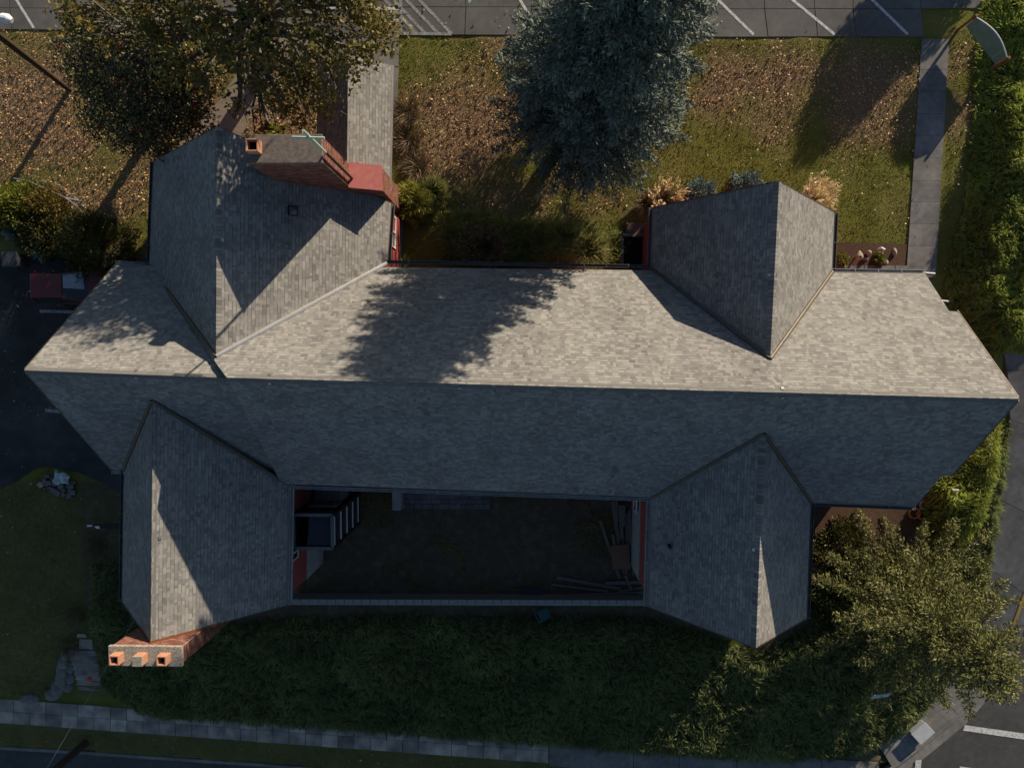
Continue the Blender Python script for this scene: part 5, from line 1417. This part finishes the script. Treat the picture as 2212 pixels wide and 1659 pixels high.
# ------------------------------------------------------------------ trees
def conifer(name, label, base, h, r0, z0, mleaf, mbark, levels, nb, seed, tip=.3, spray=.30, wid=.10, dens=9.0, droop=.25, cones=0, shape=1.0, lean=(0, 0), gaps=.14, fan=1.0, skirt=.8, axis=0.0, hang=0.0):
    rr = np.random.default_rng(seed)
    t_ = thing(name, label, 'tree', base)
    base = np.asarray(base, float)
    mb = MB(); mb.tube([base + [0, 0, -.2], base + [axis * h * .5, 0, h * .5], base + [axis * h, 0, h]], [r0 * .085, r0 * .05, .02], 10); obj('trunk', mb, mbark, t_)
    C = []; D = []; TN = []; limbs = MB(); CC = []
    for li in range(levels):
        f = li / (levels - 1)
        z = z0 + (h - .15 - z0) * f
        R = r0 * ((1 - f) ** shape) + .15
        if f < .08: R *= skirt + (1 - skirt) * 12.5 * f
        k = max(5, int(nb * (.45 + .55 * (1 - f))))
        ph = rr.random() * 6.28
        for b_ in range(k):
            a = ph + 2 * np.pi * b_ / k + rr.normal() * .18
            if rr.random() < gaps: continue
            L = R * rr.uniform(.6, 1.14) * (1 + lean[0] * math.cos(a))
            zz = z + rr.normal() * .12
            dirh = np.array([np.cos(a), np.sin(a), 0])
            n_ = max(3, int(L * dens))
            btint = rr.normal() * .12
            path = []
            for q in range(n_ + 1):
                s_ = q / n_
                path.append(base + [axis * zz, 0, zz] + dirh * L * s_ + np.array([0, 0, -droop * L * s_ * (1 - .75 * s_) * 1.2 + tip * .25 * s_ ** 3]))
            if L > .8: limbs.tube([path[0], path[n_ // 2], path[-1]], [.035 + .012 * L, .025, .008], 4, cap=False)
            side = np.array([-dirh[1], dirh[0], 0])
            for q in range(1, n_ + 1):
                s_ = q / n_
                if s_ < .22 and rr.random() < .7: continue
                wv = (.10 + .24 * math.sin(math.pi * min(1, s_ * .9 + .08))) * min(1.6, L) * .8 * fan
                for sd in (-1, 0, 1):
                    if sd == 0 and rr.random() < .3: continue
                    off = side * sd * wv * rr.uniform(.15, 1.0)
                    C.append(path[q] + off + rr.normal(size=3) * .035)
                    dd = dirh * (1.0 - .35 * abs(sd)) + side * sd * .75 + np.array([0, 0, rr.normal() * .22 + .12 - hang])
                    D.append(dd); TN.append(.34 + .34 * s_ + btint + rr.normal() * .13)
                if cones and rr.random() < cones * s_: CC.append(path[q] + rr.normal(size=3) * [.06, .06, .02] + [0, 0, .03])
    C = np.array(C); D = np.array(D); TN = np.clip(np.array(TN), .01, .99)
    D /= np.linalg.norm(D, axis=1)[:, None]
    parts = []
    for rep_ in range(3):
        n_ = len(C); j = rr.normal(size=(n_, 3)) * .06
        s_ = np.cross(D, rr.normal(size=(n_, 3)) * [.6, .6, .6] + [0, 0, 1.0 if rep_ == 0 else .2]); s_ /= np.linalg.norm(s_, axis=1)[:, None] + 1e-9
        L_ = (spray * rr.uniform(.6, 1.25, n_))[:, None]; w_ = (wid * rr.uniform(.7, 1.3, n_))[:, None]
        dj = D + rr.normal(size=(n_, 3)) * .35; dj /= np.linalg.norm(dj, axis=1)[:, None]
        c_ = C + j
        V = np.stack([c_ - dj * L_ * .5, c_ + s_ * w_ * .5, c_ + dj * L_ * .5, c_ - s_ * w_ * .5], 1).reshape(-1, 3)
        parts.append((V, np.arange(4 * n_).reshape(n_, 4), np.clip(TN + rr.normal(size=n_) * .08, 0, 1)))
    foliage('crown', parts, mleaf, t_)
    obj('limbs', limbs, mbark, t_)
    if CC:
        mbc = MB()
        for p in CC: mbc.tube([p, p + np.array([rr.normal() * .03, rr.normal() * .03, -.11])], [.022, .016], 5)
        tag(obj('cones', mbc, CONE, t_), kind='stuff')
    return t_

conifer('spruce_tree', 'large blue-grey spruce standing in the leafy lawn north of the house', T(1242, 263), 15.6, 3.75, 2.2, L_SPRUCE, BARKD, 54, 23, 3, cones=.06, spray=.19, wid=.05, dens=17, droop=.5, shape=.72, lean=(.05, 0), skirt=.95, axis=.09, hang=.35, gaps=.13, fan=.85)
conifer('fir_tree', 'yellow-green fir with layered branches at the street corner', T(1918, 1290), 8.8, 4.7, .7, L_FIR, BARKD, 16, 14, 9, cones=.06, spray=.17, wid=.052, dens=22, droop=.14, shape=.70, tip=.6, gaps=.05, fan=1.05, hang=.08)

def broadleaf(name, label, base, clumps, mleaf, mbark, leaf, nleaf, seed, trunk_r=.25, twig=True, tint=(0.5, .28), flat=.7, berries=0, fork=2.2, holes=.35):
    """clumps: list of (x, y, z, radius); limbs run from the fork to each clump"""
    rr = np.random.default_rng(seed); t_ = thing(name, label, 'tree', base); base = np.asarray(base, float)
    fk = base + [0, 0, fork]
    mb = MB(); mb.tube([base + [0, 0, -.2], base + [.05, .03, fork * .5], fk], [trunk_r * 1.15, trunk_r * .95, trunk_r * .85], 10); obj('trunk', mb, mbark, t_)
    lm = MB(); parts = []
    for (x, y, z, r) in clumps:
        c = np.array([x, y, z]); d = c - fk
        mid = fk + d * .5 + np.array([0, 0, .25 * np.linalg.norm(d[:2]) * .35]) + rr.normal(size=3) * .2
        q = [fk, fk + (mid - fk) * .55 + rr.normal(size=3) * .1, mid, c]
        rad = trunk_r * .55 * min(1, 2.2 / (1 + .35 * np.linalg.norm(d)))
        mbl = MB(); mbl.tube(q, [rad * 1.2, rad, rad * .7, rad * .28], 7, cap=False); obj('limb', mbl, mbark, t_)
        for k in range(9 if twig else 0):
            e = c + rr.normal(size=3) * r * [.55, .55, .4]; s0_ = mid + (c - mid) * rr.uniform(.1, .9)
            lm.tube([s0_, (s0_ + e) / 2 + rr.normal(size=3) * .12, e], [.04, .026, .008], 5, cap=False)
        n_ = int(nleaf * r ** 2.1)
        P = rr.normal(size=(n_, 3)); P /= np.linalg.norm(P, axis=1)[:, None]
        P *= (rr.random(n_) ** .55)[:, None] * r; P[:, 2] *= flat
        P += c
        ho = vnoise(P[:, 0] * 1.0 + P[:, 2] * .7 + seed, P[:, 1] - P[:, 2] * .6, .55)
        P = P[ho > holes]
        n_ = len(P)
        tn = np.clip(rr.normal(tint[0], tint[1], n_) + .25 * (vnoise(P[:, 0], P[:, 1], .8) - .5), .01, .99)
        # small sprigs: leaves near one another
        parts.append(leaves(P, leaf, tn, up=.45, aspect=.6))
    foliage('crown', parts, mleaf, t_)
    if twig: tag(obj('twigs', lm, mbark, t_), kind='stuff')
    if berries:
        V = np.concatenate([p[0] for p in parts]); mbb = MB()
        for i in rr.integers(0, len(V), berries):
            p = V[i]
            for _ in range(2): mbb.box(p + rr.normal(size=3) * .03, (.05, .05, .05), Matrix.Rotation(rr.random() * 3, 3, 'Z'))
        tag(obj('berries', mbb, BERRY, t_), kind='stuff')
    return t_

oakC = []
for px, py, z, r in ((560, -30, 7.5, 1.5), (660, -20, 8.0, 1.6), (760, 10, 7.5, 1.5), (820, 55, 6.6, 1.1), (740, 90, 6.8, 1.3), (640, 90, 7.2, 1.5), (560, 80, 7.4, 1.4), (660, 170, 6.0, 1.3), (730, 165, 5.6, 1.0), (580, 170, 6.4, 1.2), (690, 225, 5.0, .9),
                     (620, 240, 5.2, .8), (470, 30, 7.4, 1.4), (480, 130, 6.8, 1.2), (390, -10, 7.2, 1.5), (300, 20, 6.6, 1.4), (390, 90, 6.6, 1.3), (330, -60, 7.5, 1.6), (220, -20, 6.2, 1.4), (200, 50, 5.6, 1.2), (150, 10, 5.6, 1.1), (520, 220, 5.2, .8), (800, 110, 5.6, .8), (290, 110, 5.8, 1.1),
                     (480, -110, 8, 1.8), (620, -130, 8.6, 1.6), (740, -80, 7.5, 1.6), (580, 270, 4.4, .6), (560, -200, 9.2, 1.5), (690, -190, 9.4, 1.5), (800, -160, 9.0, 1.3), (640, -280, 10, 1.5), (760, -290, 10, 1.5), (540, -300, 9.8, 1.4), (250, 60, 6.4, 1.3), (330, 60, 6.8, 1.2), (240, 130, 5.8, .9), (150, 75, 5.2, .9), (430, 170, 6.0, 1.0), (360, 150, 6.0, .8)):
    p = U(px, py, z); oakC.append((p[0], p[1], z, r))
broadleaf('oak_tree', 'broad autumn oak with olive and brown leaves and pale limbs at the upper left', T(590, 120), oakC, L_OAK, BARK, .17, 500, 21, trunk_r=.34, tint=(.46, .22), fork=2.6, holes=.47)
hol = []
for px, py, z, r in ((260, 150, 4.6, 1.3), (330, 190, 4.8, 1.4), (400, 210, 4.2, 1.2), (300, 250, 4.0, 1.3), (370, 270, 3.6, 1.2), (230, 210, 3.8, 1.2), (190, 160, 3.6, 1.1), (180, 110, 3.8, 1.1), (250, 90, 4.2, 1.2), (330, 300, 2.8, 1.0), (280, 300, 2.6, 1.0), (220, 265, 2.6, 1.0), (400, 170, 4.6, 1.1), (320, 130, 5.0, 1.2), (420, 255, 3.0, .9), (360, 330, 2.0, .7)):
    p = U(px, py, z); hol.append((p[0], p[1], z, r * (.8 + .35 * random.random())))
broadleaf('holly_tree', 'dense dark evergreen holly with scattered red berries below the autumn oak', T(345, 260), hol, L_HOLLY, BARKD, .12, 950, 33, trunk_r=.2, twig=False, tint=(.5, .3), berries=110, fork=1.2, holes=.12)
# rounded tree just outside the upper right corner, whose shade falls on the lawn
off_ = []
bs = np.array([19.0, 19.2, 0.0])
for dx, dy, z, r in ((0, 0, 1.6, 1.5), (.6, .5, 2.3, 1.2), (-.7, .3, 2.2, 1.2), (0, -.4, 2.7, 1.0), (-.2, .5, 3.0, .9), (.9, -.4, 1.6, 1.1), (-1.0, -.3, 1.5, 1.1), (0, 0, 3.3, .7)):
    off_.append((bs[0] + dx, bs[1] + dy, z, r))
broadleaf('round_tree', 'rounded evergreen tree beyond the upper right corner casting its shade on the lawn', bs, off_, L_HOLLY, BARKD, .18, 1700, 44, twig=False, fork=.8, holes=.0)

# ------------------------------------------------------------------ shrubs and ornamental grasses
def tuft(name, label, cat, p, n, length, width, spread, mleaf, droop=.5, tint=(.5, .25), rbase=.15, plume=None, group=None, lean=(0, 0)):
    t_ = thing(name, label, cat, p, group)
    a = rng.random(n) * 2 * np.pi; rb = rbase * np.sqrt(rng.random(n))
    B = np.column_stack([p[0] + np.cos(a) * rb, p[1] + np.sin(a) * rb, np.full(n, p[2])])
    sp = spread * (.25 + .75 * rng.random(n))
    D = np.column_stack([np.cos(a) * sp + lean[0], np.sin(a) * sp + lean[1], np.ones(n)])
    foliage('blades', [blades(B, D, length, width, droop, np.clip(rng.normal(tint[0], tint[1], n), .01, .99))], mleaf, t_)
    if plume:
        m_ = plume; k = int(n * .16); i = rng.integers(0, n, k); Dn = D[i] / np.linalg.norm(D[i], axis=1)[:, None]
        C0 = B[i] + Dn * length * (.75 + .35 * rng.random(k))[:, None]
        Cs = (C0[:, None, :] + Dn[:, None, :] * np.linspace(0, .42, 9)[None, :, None] + rng.normal(size=(k, 9, 3)) * .03).reshape(-1, 3)
        foliage('plumes', [leaves(Cs, .16, rng.beta(2, 2, len(Cs)), up=.2, aspect=.35, dirs=np.repeat(Dn, 9, 0))], m_, t_)
    return t_
tuft('pampas_grass', 'tan pampas grass clump left of the north-east gable', 'grass', T(1432, 436), 500, .85, .03, .55, L_DRY, .4, plume=L_PAMPAS, rbase=.35)
tuft('pampas_grass', 'straw coloured pampas grass clump right of the north-east gable', 'grass', T(1752, 432), 520, .85, .03, .5, L_PAMPAS, .4, plume=L_PAMPAS, rbase=.4)
tuft('reed_grass', 'dry stalky grass spreading left of the tan pampas clump', 'grass', T(1395, 440), 352, .8, .02, .9, L_DRY, .5, rbase=.2)
tuft('reed_grass', 'fresh green grass clump behind the chimney-side grass', 'grass', T(938, 418), 1540, .75, .02, .7, L_REED, .6, (.25, .2), rbase=.35)
tuft('reed_grass', 'tall dark seeding grass in the shade near the middle of the eave', 'grass', T(1050, 540), 1540, 1.25, .02, .55, L_REED, .5, (.55, .25), rbase=.4, plume=L_DRY)
tuft('reed_grass', 'golden grass clump at the eave, nearest the black grille', 'grass', T(1270, 548), 1980, .95, .02, .7, L_REED, .6, (.6, .25), rbase=.45)
tuft('reed_grass', 'green grass clump left of the golden grass at the eave', 'grass', T(1215, 520), 1540, .95, .02, .7, L_REED, .6, (.35, .2), rbase=.45)
tuft('reed_grass', 'dark grass clump against the eave left of the tall seeding grass', 'grass', T(985, 520), 1320, .8, .02, .7, L_REED, .6, (.2, .15), rbase=.4)
tuft('reed_grass', 'dark grass clump between the seeding grass and the green grass', 'grass', T(1130, 545), 1320, .8, .02, .7, L_REED, .6, (.15, .15), rbase=.4)
def bush(name, label, p, r, h, n, leaf, mleaf, tint=(.5, .28), aspect=.5, cat='shrub', group=None, squash=1.0, stems=True, asp=None):
    t_ = thing(name, label, cat, p, group); parts = []
    P = rng.normal(size=(n, 3)); P /= np.linalg.norm(P, axis=1)[:, None]; P[:, 2] = np.abs(P[:, 2])
    d = P.copy(); rad = (.62 + .38 * rng.random(n)) * (.72 + .5 * vnoise(P[:, 0] * 3 + p[0], P[:, 1] * 3 + P[:, 2] * 2, .8))
    P = P * rad[:, None] * [r, r * squash, h] + p
    foliage('foliage', [leaves(P, leaf, np.clip(rng.normal(tint[0], tint[1], n), .01, .99), up=.2, aspect=aspect, dirs=d)], mleaf, t_)
    if stems:
        mb = MB()
        for k in range(7):
            a = k * .9; mb.tube([p + np.array([0, 0, -.05]), p + np.array([math.cos(a) * r * .5, math.sin(a) * r * .5 * squash, h * .7])], [.025, .01], 5)
        tag(obj('stems', mb, BARKD, t_), kind='stuff')
    return t_
bush('juniper_shrub', 'round blue-grey shrub against the gable wall, left of the pair', T(1512, 424), .72, .7, 3500, .10, L_BLUE)
bush('juniper_shrub', 'round blue-grey shrub behind the gable peak, right of the pair', T(1612, 412), .80, .7, 3500, .10, L_BLUE)
bush('leafy_shrub', 'bright yellow-green shrub at the far left edge', T(18, 455), 1.2, 1.5, 6000, .13, L_YELL)
bush('leafy_shrub', 'green shrub at the left edge below the grey rail', T(70, 450), 1.2, 1.3, 5000, .12, L_YELL, (.25, .2))
bush('leafy_shrub', 'rusty orange-tinted shrub under the grey rail', T(112, 452), .9, 1.2, 3000, .12, L_RUSS)
bush('leafy_shrub', 'dull brown-green shrub between the rail and the planter', T(110, 505), 1.3, 1.0, 4500, .12, L_FEATH, (.6, .3))
bush('leafy_shrub', 'small sunlit green shrub in front of the north gable path', T(600, 292), .5, .7, 500, .14, L_YELL, (.6, .2))
t_ = bush('feathery_shrub', 'large feathery olive shrub beside the car and the north wing', T(225, 535), 1.7, 1.7, 9000, .22, L_FEATH, aspect=.16)
for px, py, r_, lb in ((35, 505, .55, 'spiky variegated plant with pale leaves above the planter'), (98, 550, .5, 'pale-leaved plant between the planter and the car')):
    p = T(px, py); tuft('variegated_plant', lb, 'plant', p + np.array([0, 0, .1]), 36, .62, .13, .9, L_VARIE, .55, rbase=.1)
for px, py, lb in ((905, 360, 'dry brown stalky shrub along the covered walk, lower one'), (885, 300, 'dry brown stalky shrub along the covered walk, middle one'), (880, 240, 'dry brown stalky shrub along the covered walk, upper one')):
    tuft('dry_shrub', lb, 'shrub', T(px, py), 420, .55, .014, 1.0, L_DRY, .3, rbase=.5)
for px, py, lb in ((165, 1330, 'bare twiggy bush at the lawn edge left of the south-west gable'), (155, 1395, 'bare twiggy bush above the garden steps'), (210, 1180, 'brown twiggy bush beside the west eave')):
    tuft('twiggy_bush', lb, 'shrub', T(px, py), 260, .6, .012, 1.0, L_DRY, .2, (.35, .2), rbase=.4)
bush('small_plant', 'little green plant by the eave in the mulch bed', T(1815, 562), .35, .35, 500, .10, L_YELL, (.4, .25), stems=False, cat='plant')
bush('small_plant', 'little olive plant in the middle of the mulch bed', T(1895, 562), .32, .35, 500, .10, L_YELL, (.2, .2), stems=False, cat='plant')

bedP = [(955, 470), (1010, 452), (1100, 480), (1200, 490), (1320, 505), (1338, 520), (1338, 572), (1000, 568), (960, 560)]
bl, core = mound([at(*p) for p in bedP], .45, .4, 520, .5, .022, .6, clump=.6, lean=1.0)
o = foliage('border_grass', [bl], L_REED, kind='stuff'); tag(o, 'low mixed grass border along the shaded eave', 'grass')

bush('reed_grass', 'bright yellow-green grass clump beside the north chimney base', T(898, 442), .95, .9, 5200, .30, L_YELL, (.72, .2), aspect=.13, cat='grass')

bush('juniper_shrub', 'dark spreading evergreen shrub between the south-east gable and the fir', T(1812, 1192), 1.7, .8, 9000, .15, L_HOLLY, (.75, .2), aspect=.3)
bush('juniper_shrub', 'dark evergreen shrub at the foot of the fir beside the gable corner', T(1800, 1290), 1.5, .8, 7000, .16, L_FIR, (.15, .15), aspect=.3)
